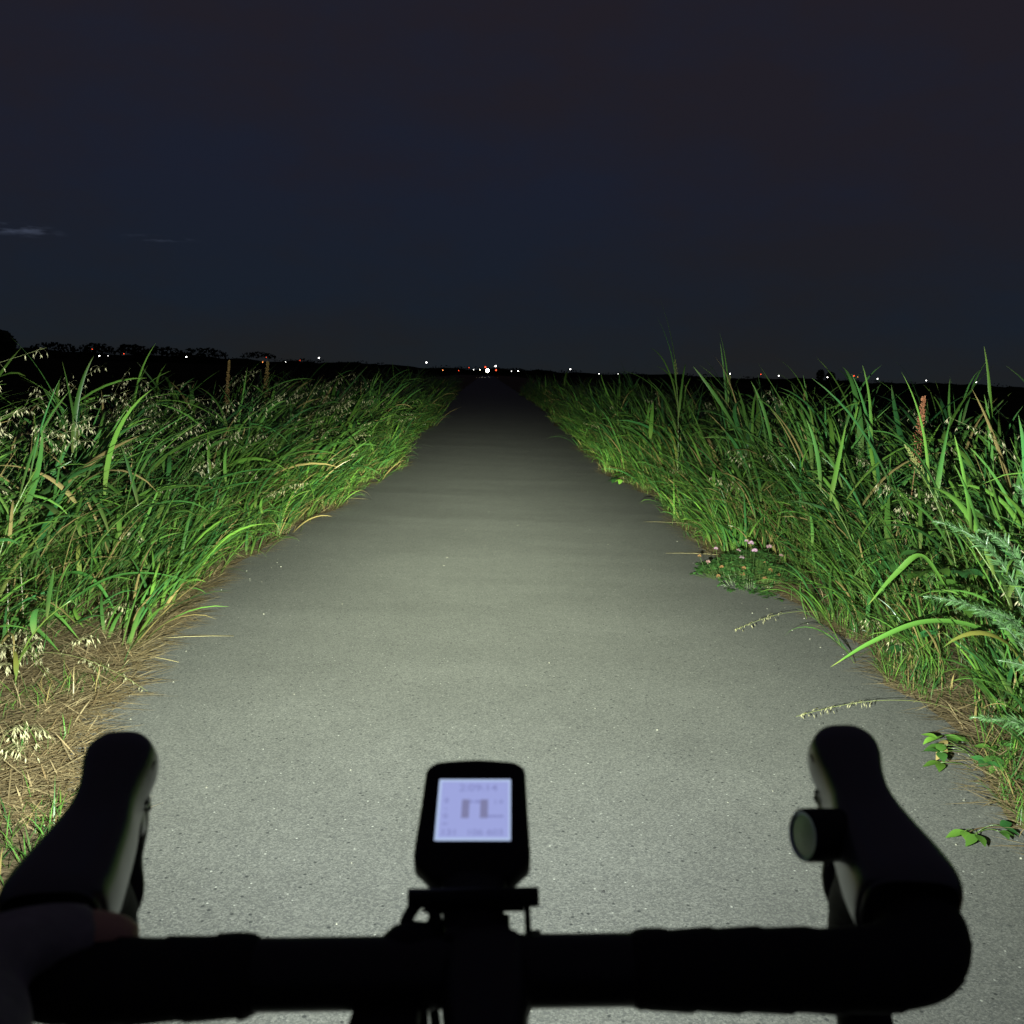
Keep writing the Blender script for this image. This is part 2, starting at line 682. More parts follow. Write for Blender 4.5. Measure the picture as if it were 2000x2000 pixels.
def tall_grass(side):
    r = np.random.default_rng(21 + side)
    G = Geo()
    # --- culms carrying arching leaves
    for (n, per, y0, y1, leaves, seg, wk) in ((900, 5, 2.4, 8.5, 7, 9, 1.15), (1250, 6, 8.5, 22, 6, 6, 1.3), (900, 6, 22, 60, 5, 3, 1.7)):
        x, y, e, az, vig, til, ti = tufts(n, per, y0, y1, 0.0, 2.7, side, r, 0.08)
        h = tall_height(e, y, side) * vig * r.uniform(0.8, 1.15, n)
        h = np.maximum(h, 0.16)
        az = az + r.normal(0, .3, n)
        tilt = til * 0.45 + r.uniform(0.0, 0.2, n)
        bend = til * 0.8 + r.uniform(0.0, 0.3, n)
        base = np.column_stack([x, y, np.full(n, 0.0)])
        f, m, t = green(n, r, 0.04)
        V, F, Cc = strips(base, az, h * 0.9, np.full(n, 0.006), tilt, bend, 6, 1.2, cols=(f, f * .4 + m * .6, m))
        G.add(V, F, Cc)
        culm = V.reshape(n, 7, 2, 3).mean(2)
        for q in range(leaves):
            u = 0.10 + 0.88 * (q + r.uniform(0, 0.8, n)) / leaves
            ii = np.clip((u * 6).astype(int), 0, 5)
            fr = (u * 6 - ii)[:, None]
            ar = np.arange(n)
            b0 = culm[ar, ii] * (1 - fr) + culm[ar, np.minimum(ii + 1, 6)] * fr
            la = az + r.normal(0, 0.6, n) + np.where(r.uniform(0, 1, n) < .22, math.pi, 0)
            ll = np.maximum(h, .4) * r.uniform(0.5, 1.05, n) * (1.05 - 0.35 * u)
            lw = (0.010 + 0.031 * r.uniform(0, 1, n) ** 1.2) * np.clip(h, 0.4, 1.1) * wk
            f, m, t = green(n, r, 0.05 + 0.16 * (q == 0))
            V2, F2, C2 = strips(b0, la, ll, lw, til * .55 + r.uniform(0.1, 0.55, n), r.uniform(0.15, 1.2, n) + np.where(r.uniform(0, 1, n) < .22, .8, 0), seg, 1.6,
                                r.normal(0, 0.5, n), 0.35 if y0 < 8 else 0.0, (f, m, t), r.normal(0, .25, n))
            G.add(V2, F2, C2)
    # --- finer basal blades filling the mass
    for (n, per, y0, y1, seg, wl) in ((3800, 18, 2.0, 8, 6, 1.15), (6500, 22, 8, 20, 5, 1.4), (8000, 28, 20, 60, 3, 2.2)):
        x, y, e, az, vig, til, ti = tufts(n, per, y0, y1, 0.0, 2.7, side, r, 0.085)
        h = np.maximum(tall_height(e, y, side) * vig * r.uniform(0.45, 1.1, n), .10)
        base = np.column_stack([x, y, np.zeros(n)])
        f, m, t = green(n, r, 0.10)
        V, F, Cc = strips(base, az + r.normal(0, .7, n), h * 1.1, r.uniform(0.003, 0.008, n) * wl, til * .6 + r.uniform(0.0, 0.4, n),
                          r.uniform(0.15, 1.3, n), seg, 1.7, r.normal(0, 0.6, n), 0, (f, m, t), r.normal(0, .25, n))
        G.add(V, F, Cc)
    # --- ragged tufts hanging out over the asphalt
    nt_ = 46
    ty = 4.3 + 20 * r.uniform(0, 1, nt_) ** 1.25
    ty = ty[~((side > 0) & (np.abs(ty - 6.25) < .55))]
    for yy in ty:
        k = int(r.integers(9, 20))
        sz = r.uniform(.35, .8)
        ee = r.uniform(-.02, .16)
        y = yy + r.normal(0, .07, k)
        x = verge_edge(y, side) + side * (ee + r.normal(0, .04, k))
        a0 = (0.0 if side < 0 else math.pi) + r.normal(0, .5)
        f, m, t = green(k, r, 0.08)
        V, F, Cc = strips(np.column_stack([x, y, np.zeros(k)]), a0 + r.normal(0, .55, k), sz * r.uniform(.6, 1.1, k), r.uniform(.008, .022, k), r.uniform(.2, .75, k),
                          r.uniform(.4, 1.5, k), 8, 1.5, r.normal(0, .5, k), .3, (f, m, t), r.normal(0, .25, k))
        V[:, 2] = np.maximum(V[:, 2], .004)
        G.add(V, F, Cc)
    # --- dead yellow stems standing inside the growth
    n = 1500
    x, y, e, az, vig, til, ti = tufts(n, 8, 2.4, 14, 0.0, 1.4, side, r, 0.08)
    h = np.maximum(tall_height(e, y, side) * r.uniform(.4, .95, n), .12)
    m = np.array([0.30, 0.24, 0.09]) * r.uniform(.5, 1.2, (n, 1))
    V, F, Cc = strips(np.column_stack([x, y, np.zeros(n)]), az + r.normal(0, .8, n), h, r.uniform(.002, .005, n), r.uniform(0, .9, n), r.uniform(0, .8, n), 4, 1.2, None, 0, (m, m, m))
    G.add(V, F, Cc)
    o = G.build('tall_grass', MAT['leaf'])
    tag(o, 'tall leaning green grass along the path edge, ' + ('on the side of the gloved hand' if side < 0 else 'on the side of the round bell'),
        'grass', 'tall grass verges', 'stuff')
    # --- short turf at the foot
    G = Geo()
    for (n, y0, y1, e0, e1) in ((9000, 1.6, 7, -0.03, 1.0 if side < 0 else .6), (3500, 7, 20, -0.05, 0.4)):
        x, y, e = scatter(n, y0, y1, e0, e1, side, r)
        keep = np.where((side > 0) & (np.abs(y - 6.25) < .45) & (e < .25), -9, 0) + clumpy(x * 1.6, y * 1.4, 9.0) + r.normal(0, .25, n) > np.where((side < 0) & (y > 2.75), np.where(y < 5, .55, .30), -0.2)
        x, y, e = x[keep], y[keep], e[keep]
        k = len(x)
        base = np.column_stack([x, y, np.full(k, 0.004)])
        f, m, t = green(k, r, 0.12)
        V, F, Cc = strips(base, r.uniform(0, 6.28, k), r.uniform(0.05, 0.17, k), r.uniform(0.0025, 0.005, k), r.uniform(0.2, 0.9, k),
                          r.uniform(0.2, 1.2, k), 4, 1.4, None, 0, (f, m, t))
        G.add(V, F, Cc)
    o = G.build('short_grass', MAT['leaf'])
    tag(o, 'short green turf at the foot of the tall grass, ' + ('on the side of the gloved hand' if side < 0 else 'on the side of the round bell'),
        'grass', 'short grass at the path edge', 'stuff')
    # --- dry straw lying flat
    G = Geo()
    sets = ((15000, 2.6, 6.2, -0.08, 0.9), (6000, 6.5, 20, -0.08, 0.22)) if side < 0 else ((5000, 2.2, 7, -0.03, 0.5), (7000, 7, 20, -0.09, 0.3))
    for (n, y0, y1, e0, e1) in sets:
        x, y, e = scatter(n, y0, y1, e0, e1, side, r)
        base = np.column_stack([x, y, r.uniform(0.008, 0.045, n)])
        t = r.uniform(0, 1, (n, 1))
        m = (np.array([0.44, 0.35, 0.20]) * (1 - t) + np.array([0.22, 0.15, 0.075]) * t) * r.uniform(0.45, 1.3, (n, 1))
        V, F, Cc = strips(base, np.where(r.uniform(0, 1, n) < .5, r.normal(0.15 if side < 0 else math.pi - .15, 0.5, n), r.uniform(0, 6.28, n)),
                          r.uniform(0.03, 0.22, n), r.uniform(0.0022, 0.006, n), r.uniform(1.3, 1.66, n), r.normal(0, 0.08, n), 3,
                          1.0, None, 0, (m, m, m), r.normal(0, .12, n), 0.3)
        V[:, 2] = np.maximum(V[:, 2], 0.004)
        G.add(V, F, Cc)
    o = G.build('dry_straw', MAT['dull'])
    tag(o, 'flat mat of tan dry straw at the path edge, ' + ('on the side of the gloved hand' if side < 0 else 'on the side of the round bell'),
        'straw', 'dry straw at the path edge', 'stuff')


tall_grass(-1)
tall_grass(1)


# ------------------------------------------------------------------ the plants that can be told apart
def spindle(G, p, d, L, w, col, seg=4):
    """small closed seed / husk: a 4-sided spindle"""
    p, d = np.array(p, float), np.array(d, float)
    d /= np.linalg.norm(d)
    a = np.cross(d, (0.3, 0.2, 1.0))
    a /= np.linalg.norm(a) + 1e-9
    b = np.cross(d, a)
    rings = [(0.0, 0.15), (0.35, 1.0), (1.0, 0.05)]
    V = []
    for t, k in rings:
        for q in range(4):
            an = q * math.pi / 2
            V.append(p + d * L * t + (a * math.cos(an) + b * math.sin(an)) * w * 0.5 * k)
    F = []
    for i in range(2):
        for q in range(4):
            F.append((i * 4 + q, i * 4 + (q + 1) % 4, i * 4 + 4 + (q + 1) % 4, i * 4 + 4 + q))
    G.add(np.array(V), np.array(F), col)


def bezier(p0, p1, p2, n):
    t = np.linspace(0, 1, n)[:, None]
    return (1 - t) ** 2 * np.array(p0) + 2 * t * (1 - t) * np.array(p1) + t ** 2 * np.array(p2)


def stem_geo(pts, r0, r1, col, segs=5):
    G = Geo()
    G.tube(pts, np.linspace(r0, r1, len(pts)), 0, segs, (0.1, 0.2, 1), col)
    return G


def oat_head(G, pts, r, dens=26, spread=0.05, size=0.02, tone=1.0):
    """drooping oat spikelets on hair-thin stalks along the upper part of a stem"""
    n = len(pts)
    for q in range(dens):
        u = r.uniform(0.0, 1.0)
        i = min(int(u * (n - 1)), n - 2)
        p = pts[i] + (pts[i + 1] - pts[i]) * (u * (n - 1) - i)
        a = r.uniform(0, 6.28)
        k = spread * (1.1 - 0.6 * u) * r.uniform(0.5, 1.2)
        out = p + np.array([math.cos(a) * k, math.sin(a) * k, r.uniform(-0.2, 0.7) * k])
        tip = out + np.array([math.cos(a) * 0.2 * k, math.sin(a) * 0.2 * k, -0.4 * k])
        G.tube([p, (p + out) / 2 + (0, 0, k * .2), tip], 0.0004, 0, 3, (0.1, 0.3, 1), (0.25, 0.24, 0.12))
        for z in range(2):
            d = np.array([math.cos(a) * 0.45 + r.normal(0, .25), math.sin(a) * 0.45 + r.normal(0, .25), -1])
            spindle(G, tip, d, size * r.uniform(.8, 1.2), size * 0.22, np.array([0.42, 0.39, 0.23]) * tone * r.uniform(.55, 1.15))


def oats_mass(side):
    r = np.random.default_rng(77 + side)
    G = Geo()
    n = 210 if side < 0 else 70
    for k in range(n):
        y = 3.0 + 13 * r.uniform() ** 1.7
        e = r.uniform(0.1, 1.5)
        x = float(verge_edge(y, side)) + side * e
        h = float(tall_height(e, y, side)) * (r.uniform(1.0, 1.45) if k % 2 else r.uniform(.75, 1.2))
        a = lean_az(1, side, r, 0.8)[0]
        d = np.array([math.cos(a), math.sin(a), 0])
        b0 = np.array([x, y, 0.0])
        pts = bezier(b0, b0 + (0, 0, h * 0.8), b0 + d * h * r.uniform(.2, .7) + (0, 0, h * r.uniform(.75, 1.02)), 8)
        G.tube(pts, np.linspace(0.0016, 0.0008, 8), 0, 3, (0.1, 0.3, 1), (0.2, 0.22, 0.09))
        oat_head(G, pts[5:], r, 15 if y < 8 else 11, 0.055, 0.024)
    o = G.build('wild_oats', MAT['dull'])
    tag(o, 'pale drooping oat seed heads among the tall grass, ' + ('on the side of the gloved hand' if side < 0 else 'on the side of the round bell'),
        'grass', 'wild oat seed heads', 'stuff')


oats_mass(-1)
oats_mass(1)


def reed_plant(loc, h, lean, n_leaf, label, seed, width=0.026, group='broad-bladed grass plants standing out of the verges', head=None):
    """a single tall broad-bladed grass: stem and separate arching blades"""
    h *= 0.80
    r = np.random.default_rng(seed)
    root = tag(empty('reed_grass', loc), label, 'grass plant', group)
    d = np.array([math.cos(lean[0]), math.sin(lean[0]), 0])
    top = d * h * lean[1] + np.array([0, 0, h * 0.93])
    pts = bezier((0, 0, 0), (0, 0, h * 0.55), top, 9)
    stem_geo(pts, 0.0045, 0.002, (0.10, 0.15, 0.03), 6).build('stem', MAT['leaf'], root)
    for q in range(n_leaf):
        u = 0.15 + 0.83 * (q + r.uniform(0, .5)) / n_leaf
        i = min(int(u * 8), 7)
        b0 = pts[i] + (pts[i + 1] - pts[i]) * (u * 8 - i)
        one = lambda v: np.array([v])
        la = lean[0] + r.normal(0, 0.35) + (2.3 if q % 2 and r.uniform() < .6 else 0)
        up = q >= n_leaf - 2
        f, m, t = green(1, r, 0.0)
        if q < 2 and r.uniform() < .5:
            m = m * .4 + np.array([[0.22, 0.17, 0.04]]) * .6
        V, F, Cc = strips(b0[None], one(la), one(h * r.uniform(.45, .7)), one(width * r.uniform(.8, 1.15)),
                          one(r.uniform(.05, .25) if up else r.uniform(.25, .6)), one(r.uniform(.2, .6) if up else r.uniform(.8, 1.7)), 12, 1.4,
                          one(r.normal(0, .5)), 0.4, (f, m, t), one(r.normal(0, .2)))
        link('blade', mesh_np('blade', V, F, Cc), MAT['leaf'], root)
    if head == 'seed':
        G = Geo()
        e = pts[-1]
        ax = pts[-1] - pts[-2]
        ax /= np.linalg.norm(ax)
        for k in range(120):
            u = r.uniform()
            a = r.uniform(0, 6.28)
            sp = 0.022 * (1 - u * .8)
            p = e + ax * u * 0.15
            dd = ax * 1.0 + np.array([math.cos(a), math.sin(a), .2]) * .5
            spindle(G, p + np.array([math.cos(a), math.sin(a), 0]) * sp * r.uniform(.1, 1), dd, 0.012, 0.004, np.array([0.2, 0.22, 0.07]) * r.uniform(.7, 1.3))
        tag(G.build('seed_head', MAT['dull'], root), kind='stuff')
    return root


def sorrel(loc, h, label, seed, col, wid=0.026):
    """dock stalk with a dense brown fruiting spike"""
    r = np.random.default_rng(seed)
    root = tag(empty('dock_stalk', loc), label, 'weed', 'brown dock stalks above the grass')
    pts = bezier((0, 0, 0), (0.02, 0, h * .6), (0.05, 0.02, h), 10)
    stem_geo(pts, 0.004, 0.0015, (0.2, 0.11, 0.05)).build('stem', MAT['dull'], root)
    G = Geo()
    for k in range(420):
        u = r.uniform() ** .8
        z = h * (0.62 + .38 * u)
        i = min(int(z / h * 9), 8)
        p = pts[i] + (pts[i + 1] - pts[i]) * (z / h * 9 - i)
        a = r.uniform(0, 6.28)
        w = wid * (1.05 - u) * (0.6 + 0.5 * math.sin(u * 25) ** 2) + 0.003
        o = np.array([math.cos(a), math.sin(a), 0.4]) * w * r.uniform(.2, 1)
        spindle(G, p + o, np.array([math.cos(a), math.sin(a), .6]), 0.010, 0.007, np.array(col) * r.uniform(.6, 1.3))
    tag(G.build('seed_head', MAT['dull'], root), kind='stuff')
    return root


def leaf_shape(L, W, droop, seg=6, fold=0.3):
    """an oval leaf along +X lying about z = 0"""
    s = np.linspace(0, 1, seg + 1)
    w = W / 2 * np.sin(np.pi * np.clip(s, 0.02, 0.985) ** 0.8)
    z = -droop * L * s ** 2
    V = []
    for a, b, c in zip(s, w, z):
        V += [(a * L, -b, c + b * fold), (a * L, 0, c), (a * L, b, c + b * fold)]
    F = []
    for i in range(seg):
        for q in range(2):
            k = i * 3 + q
            F.append((k, k + 1, k + 4, k + 3))
    return np.array(V), np.array(F)


def place(V, az, pitch, p, roll=0.0):
    M = Matrix.Rotation(az, 3, 'Z') @ Matrix.Rotation(-pitch, 3, 'Y') @ Matrix.Rotation(roll, 3, 'X')
    return V @ np.array(M).T + np.array(p)


def mugwort(loc, stems, label, seed):
    """grey-green feathery weed: arching stems set all round with narrow lobed leaves"""
    r = np.random.default_rng(seed)
    root = tag(empty('mugwort', loc), label, 'weed', 'grey-green mugwort plants')
    for (tip, ctrl) in stems:
        pts = bezier((0, 0, 0), ctrl, tip, 26)
        s = stem_geo(pts, 0.0035, 0.0012, (0.13, 0.19, 0.11)).build('stem', MAT['leaf'], root)
        G = Geo()
        for k in range(190):
            u = 0.25 + 0.75 * r.uniform() ** 0.75
            i = min(int(u * 25), 24)
            p = pts[i] + (pts[i + 1] - pts[i]) * (u * 25 - i)
            ax = pts[i + 1] - pts[i]
            ax /= np.linalg.norm(ax)
            a = r.uniform(0, 6.28)
            n1 = np.cross(ax, (0, 0.3, 1))
            n1 /= np.linalg.norm(n1)
            n2 = np.cross(ax, n1)
            d = ax * r.uniform(.7, 1.2) + (n1 * math.cos(a) + n2 * math.sin(a)) * r.uniform(.5, 1.0)
            d /= np.linalg.norm(d)
            L = (0.046 if u < .75 else 0.046 * (1.0 - (u - .75) * 2.9)) * r.uniform(.7, 1.2)
            col = np.array([0.075, 0.150, 0.055]) * r.uniform(.6, 1.3)
            az, pt = math.atan2(d[1], d[0]), math.asin(np.clip(d[2], -1, 1))
            for (da, ll) in ((0, 1.0), (.5, .6), (-.5, .6)):
                V, F = leaf_shape(L * ll, L * .12 * (1.2 if ll == 1 else 1), 0.1, 3, 0.4)
                G.add(place(V, az + da, pt, p, r.uniform(-1, 1)), F, col)
        tag(G.build('foliage', MAT['leaf'], root), kind='stuff')
    return root


def broad_weed(loc, leaves, label, seed, L=0.085, name='broadleaf_weed', group='low broad-leaved weeds at the path edge', lobes=3, spread=0.2, h=0.1):
    """low weed of trifoliate pointed leaves on thin stalks"""
    r = np.random.default_rng(seed)
    root = tag(empty(name, loc), label, 'weed', group)
    G = Geo()
    for k in range(leaves):
        a = r.uniform(0, 6.28)
        rad = spread * math.sqrt(r.uniform(.05, 1))
        p = np.array([math.cos(a) * rad, math.sin(a) * rad, r.uniform(.02, h)])
        G.tube(bezier((r.normal(0, .02), r.normal(0, .02), 0), (p[0] * .5, p[1] * .5, p[2] * 1.2), p, 5), 0.0012, 0, 4, (.1, .2, 1), (0.08, 0.13, 0.03))
        f, m, t = green(1, r, 0.03)
        for q in range(lobes):
            V, F = leaf_shape(L * r.uniform(.8, 1.15), L * .58, r.uniform(.05, .3), 6, 0.22)
            V = place(V, a + (q - (lobes - 1) / 2) * 1.15 + r.normal(0, .15), r.uniform(-.35, .3), p, r.normal(0, .2))
            V[:, 2] = np.maximum(V[:, 2], 0.006)
            link('leaf', mesh_np('leaf', V, F, np.tile(m * r.uniform(.85, 1.2), (len(V), 1))), MAT['leaf'], root)
    if loc[0] > 1.2 and loc[0] < 1.8 and loc[1] < 4:
        G.tube(catmull([(.45, .06, .01), (.25, .02, .03), (.1, .03, .012), (0, 0, .02), (-.06, -.03, .008)], 14), .0015, 0, 5, (.1, .2, 1), (0.12, 0.08, 0.04))
    G.build('stalks', MAT['leaf'], root)
    return root


def clover(loc, label):
    r = np.random.default_rng(303)
    root = tag(empty('clover_clump', loc), label, 'clover')
    G = Geo()
    for k in range(650):
        a = r.uniform(0, 6.28)
        rad = math.sqrt(r.uniform()) 
        wob = 1 + .28 * math.sin(a * 3 + 1) + .18 * math.sin(a * 7) + r.normal(0, .10)
        x, y = math.cos(a) * rad * .31 * wob, math.sin(a) * rad * .40 * wob
        p = np.array([x, y, (0.20 - 0.16 * min(rad * wob, 1.1) ** 2) * r.uniform(.25, 1.0) + .015])
        col = np.array([0.045, 0.115, 0.03]) * r.uniform(.7, 1.35)
        for q in range(3):
            V, F = leaf_shape(0.030, 0.022, .1, 3, .2)
            G.add(place(V, a + q * 2.09, r.uniform(-.3, .5), p), F, col)
        G.tube([(x * .8, y * .8, 0), p], .0008, 0, 3, (.1, .2, 1), (0.07, 0.12, 0.03))
    tag(G.build('foliage', MAT['leaf'], root), kind='stuff')
    heads = [(-.2, .02, .2, 1), (-.12, .1, .21, 1), (-.06, .0, .235, 1), (.02, .06, .23, 1), (-.02, -.1, .19, 1), (-.1, -.08, .185, 1), (.14, .08, .22, 1), (-.28, .0, .12, 0.6),
             (-.22, -.12, .12, 0), (-.1, -.2, .13, 0), (.0, -.22, .11, 0), (.08, -.12, .17, 0), (.15, -.2, .1, 0), (-.3, .12, .12, 0), (-.16, -.26, .08, 0), (.05, -.3, .07, 0), (-.25, -.22, .06, 0), (.2, -.05, .17, .5)]
    for (x, y, z, pink) in heads:
        H = Geo()
        hs_ = r.uniform(.6, 1.1)
        x, y, z, pink = x + r.normal(0, .03), y + r.normal(0, .04), z * r.uniform(.7, 1.1), pink * r.uniform(.55, 1.0)
        H.tube([(x * .8, y * .8, 0), (x, y, z)], .0012, 0, 4, (.1, .2, 1), (0.08, 0.13, 0.04))
        c0 = np.array([0.42, 0.26, 0.37]) * pink + np.array([0.22, 0.12, 0.05]) * (1 - pink)
        for k in range(60):
            v = r.normal(0, 1, 3)
            v[2] = abs(v[2]) * 1.0 - .25
            v /= np.linalg.norm(v)
            spindle(H, np.array([x, y, z]) + v * .004, v + (0, 0, .3), (0.017 if pink > .3 else .013) * hs_, .0055 * hs_, c0 * r.uniform(.7, 1.25))
        H.build('flower_head', MAT['dull'], root)
    return root


# big single grass plants, nearest first, placed along the verge
def P(x, y):
    return (x, y, 0.0)


SPOTS = [
    (P(-2.05, 4.25), 1.05, (R(40), .25), 8, 'wide-bladed grass plant arching over the straw at the picture edge nearest the gloved hand', 1, .030),
    (P(-1.95, 4.9), 0.80, (R(5), .55), 8, 'low grass plant with long blades bowing onto the straw mat', 2, .026),
    (P(-1.72, 3.75), 0.50, (R(-12), .6), 6, 'small drooping grass plant with yellowing tips beside the straw', 3, .022),
    (P(-2.35, 5.6), 1.18, (R(35), .2), 8, 'tall grass plant with two upright blades showing against the dark field', 4, .030),
    (P(-1.95, 6.3), 0.85, (R(15), .6), 9, 'bunch of long glossy blades swept towards the path in mid verge', 5, .026),
    (P(-2.6, 7.2), 1.22, (R(50), .22), 8, 'upright grass plant behind the oat seed heads', 6, .028),
    (P(-1.8, 7.9), 0.95, (R(10), .5), 9, 'grass tussock leaning far over the path edge beyond the swept bunch', 7, .026),
    (P(-2.3, 9.4), 1.15, (R(30), .35), 8, 'tall grass plant next to the brown dock stalks', 8, .028),
    (P(2.02, 3.55), 1.00, (R(150), .38), 9, 'bright grass plant with one broad blade curling down over the asphalt', 9, .034),
    (P(2.45, 3.9), 1.33, (R(110), .12), 8, 'tallest broad-bladed grass plant at the picture edge above the mugwort', 10, .034),
    (P(2.2, 4.5), 1.15, (R(160), .25), 9, 'broad-bladed grass plant with a pale seed head behind the mugwort', 11, .030, 'seed'),
    (P(2.55, 5.0), 1.25, (R(95), .1), 7, 'upright grass plant with pointed blades against the dark field', 12, .030),
    (P(2.05, 5.3), 1.0, (R(165), .4), 9, 'arching grass plant growing behind the pink clover', 13, .028),
    (P(2.4, 6.0), 1.22, (R(120), .18), 8, 'tall thin grass plant with a stiff pointed top', 14, .028),
    (P(2.15, 6.9), 1.12, (R(150), .3), 9, 'leaning grass plant beyond the pink clover', 15, .027),
    (P(at(1335, 730, 10.2)[0], 10.2), 1.72, (R(120), .08), 9, 'tall grass with a branched seed plume rising over the horizon', 16, .026, 'seed'),
    (P(at(1428, 730, 8.8)[0], 8.8), 1.54, (R(80), .1), 7, 'grass with a slim seed head standing alone against the sky', 17, .022, 'seed'),
    (P(2.2, 9.5), 1.05, (R(150), .4), 8, 'pale-edged grass plant in the far part of the verge', 18, .026),
]
def hero_blade(root, pts, w, col):
    """one long broad blade through given world points"""
    C = catmull([tuple(p) for p in pts], 22) - np.array(root.location)
    T = np.gradient(C, axis=0)
    T /= np.linalg.norm(T, axis=1)[:, None]
    S = np.cross(T, (0.15, -.45, 1.0))
    S /= np.linalg.norm(S, axis=1)[:, None]
    Nn = np.cross(S, T)
    s_ = np.linspace(0, 1, 22)
    hw = (w / 2 * np.minimum(1, .4 + s_ * 3) * (1 - s_ ** 2.6 * .97))[:, None]
    V = np.stack([C - S * hw, C - Nn * hw * .4, C + S * hw], 1).reshape(-1, 3)
    k = np.arange(21)[:, None] * 3 + np.arange(2)[None]
    F = np.stack([k, k + 1, k + 4, k + 3], -1).reshape(-1, 4)
    c = np.repeat(np.array(col)[None] * (1 - .0 * s_[:, None]), 3, 0)
    c[-6:] = c[-6:] * .6 + np.array([.25, .2, .06]) * .4
    link('blade', mesh_np('blade', V, F, c), MAT['leaf'], root)


HERO = {9: [([at(1985, 1270, 3.75), at(1900, 1222, 3.8), at(1800, 1215, 3.85), at(1700, 1255, 3.85), at(1622, 1303, 3.8)], .034, (.075, .18, .03)),
            ([at(1850, 1150, 4.1), at(1800, 1085, 4.15), at(1750, 1120, 4.15), at(1695, 1182, 4.1)], .032, (.085, .19, .03))],
        11: [([at(1850, 1000, 4.5), at(1800, 900, 4.5), at(1745, 850, 4.5), at(1690, 840, 4.5)], .03, (.05, .14, .03))],
        2: [([at(90, 1130, 4.9), at(150, 1118, 4.85), at(195, 1145, 4.8), at(234, 1212, 4.75)], .026, (.05, .16, .03)),
            ([at(95, 1200, 4.7), at(210, 1130, 4.75), at(300, 1120, 4.75), at(385, 1140, 4.8)], .02, (.05, .15, .03))],
        3: [([at(15, 1210, 4.4), at(70, 1195, 4.35), at(110, 1200, 4.3), at(160, 1255, 4.25)], .024, (.07, .17, .03)),
            ([at(5, 1205, 4.3), at(50, 1215, 4.25), at(85, 1240, 4.2), at(118, 1275, 4.15)], .024, (.06, .15, .03))],
        5: [([at(300, 1000, 6.2), at(400, 945, 6.2), at(480, 920, 6.2), at(560, 915, 6.2)], .026, (.05, .16, .035)),
            ([at(330, 990, 6.0), at(400, 960, 6.0), at(470, 945, 6.0), at(515, 940, 6.0)], .024, (.05, .17, .04))]}
for a in SPOTS:
    loc, h, lean, nl, lab, sd, wd = a[:7]
    root = reed_plant(loc, h, lean, nl, lab, sd, wd, head=a[7] if len(a) > 7 else None)
    for (pts_, w_, c_) in HERO.get(sd, ()):
        hero_blade(root, pts_, w_, c_)

sorrel(P(at(436, 700, 9.6)[0], 9.6), 1.27, 'slim brown dock spike above the grass, thinner of the pair', 41, (0.22, 0.14, 0.05), .022)
sorrel(P(at(512, 700, 10.0)[0], 10.0), 1.27, 'broad brown dock spike above the grass, fuller of the pair', 42, (0.22, 0.15, 0.05), .045)
sorrel(P(at(1790, 770, 5.4)[0], 5.4), 1.20, 'reddish brown dock spike standing over dark field among pointed blades', 43, (0.3, 0.12, 0.06), .032)

def mug(root, tips, label, seed):
    st = []
    for (px, py, Y) in tips:
        t = at(px, py, Y) - np.array(root)
        st.append((tuple(t), (t[0] * .12, t[1] * .4, t[2] * .95)))
    mugwort(root, st, label, seed)


mug(P(2.02, 3.45), [(1803, 1165, 3.35), (1821, 1018, 3.6), (1910, 1034, 3.55), (1981, 947, 3.6), (1905, 1190, 3.3)],
    'grey-green feathery mugwort leaning over the asphalt, larger of the two', 51)
mug(P(1.92, 2.98), [(1896, 1401, 2.95), (1950, 1290, 2.98)],
    'low feathery mugwort spray beside the broad green leaves, smaller of the two', 52)

broad_weed(P(1.70, 3.22), 17, 'bright green pointed-leaf weed creeping onto asphalt under the mugwort', 61, 0.06, spread=.19, h=.08)
broad_weed(P(1.43, 2.72), 4, 'small sprig with oval leaves on the asphalt near the bar end', 62, 0.05, spread=.10, h=.04, lobes=2)
broad_weed(P(1.72, 12.0), 7, 'round-leaved weed at the foot of the far grass', 63, 0.10, lobes=2, spread=.18, h=.16)
broad_weed(P(2.15, 4.3), 16, 'leafy broad-leaved weed deep among the grass stems', 64, 0.10, spread=.3, h=.55)
broad_weed(P(2.3, 5.3), 16, 'leafy weed between upright grass plants behind the clover', 65, 0.10, spread=.3, h=.65)
clover(P(1.70, 6.30), 'low clover clump with pink and browned flower heads bulging onto the path')


def oat_stalk(p0, p1, p2, label, seed, n=22, spread=.02):
    r = np.random.default_rng(seed)
    root = tag(empty('oat_stalk', p0), label, 'oat stalk', 'oat stalks bent over the asphalt')
    p0, p1, p2 = map(np.array, (p0, p1, p2))
    pts = bezier(p0 * 0, p1 - p0, p2 - p0, 14)
    stem_geo(pts, .0014, .0007, (0.15, 0.17, 0.06)).build('stem', MAT['dull'], root)
    G = Geo()
    oat_head(G, pts[8:], r, n, spread, .016, .62)
    tag(G.build('seed_head', MAT['dull'], root), kind='stuff')
    return root


oat_stalk((-1.95, 4.1, 0), (-1.6, 3.85, .22), (-1.22, 3.72, .03), 'oat stalk bowed to the asphalt beside the straw mat', 71)
oat_stalk((-2.0, 3.85, 0), (-1.75, 3.8, .3), (-1.58, 3.72, .08), 'oat stalk drooping over the straw at the picture edge', 72, 14)
oat_stalk((1.95, 5.3, 0), (1.65, 5.1, .16), (1.28, 4.95, .02), 'oat stalk lying across the asphalt in front of the clover', 73)
oat_stalk((1.90, 3.75, 0), (1.6, 3.65, .16), (1.18, 3.62, .03), 'oat stalk stretched low over asphalt below the broad blade', 74)


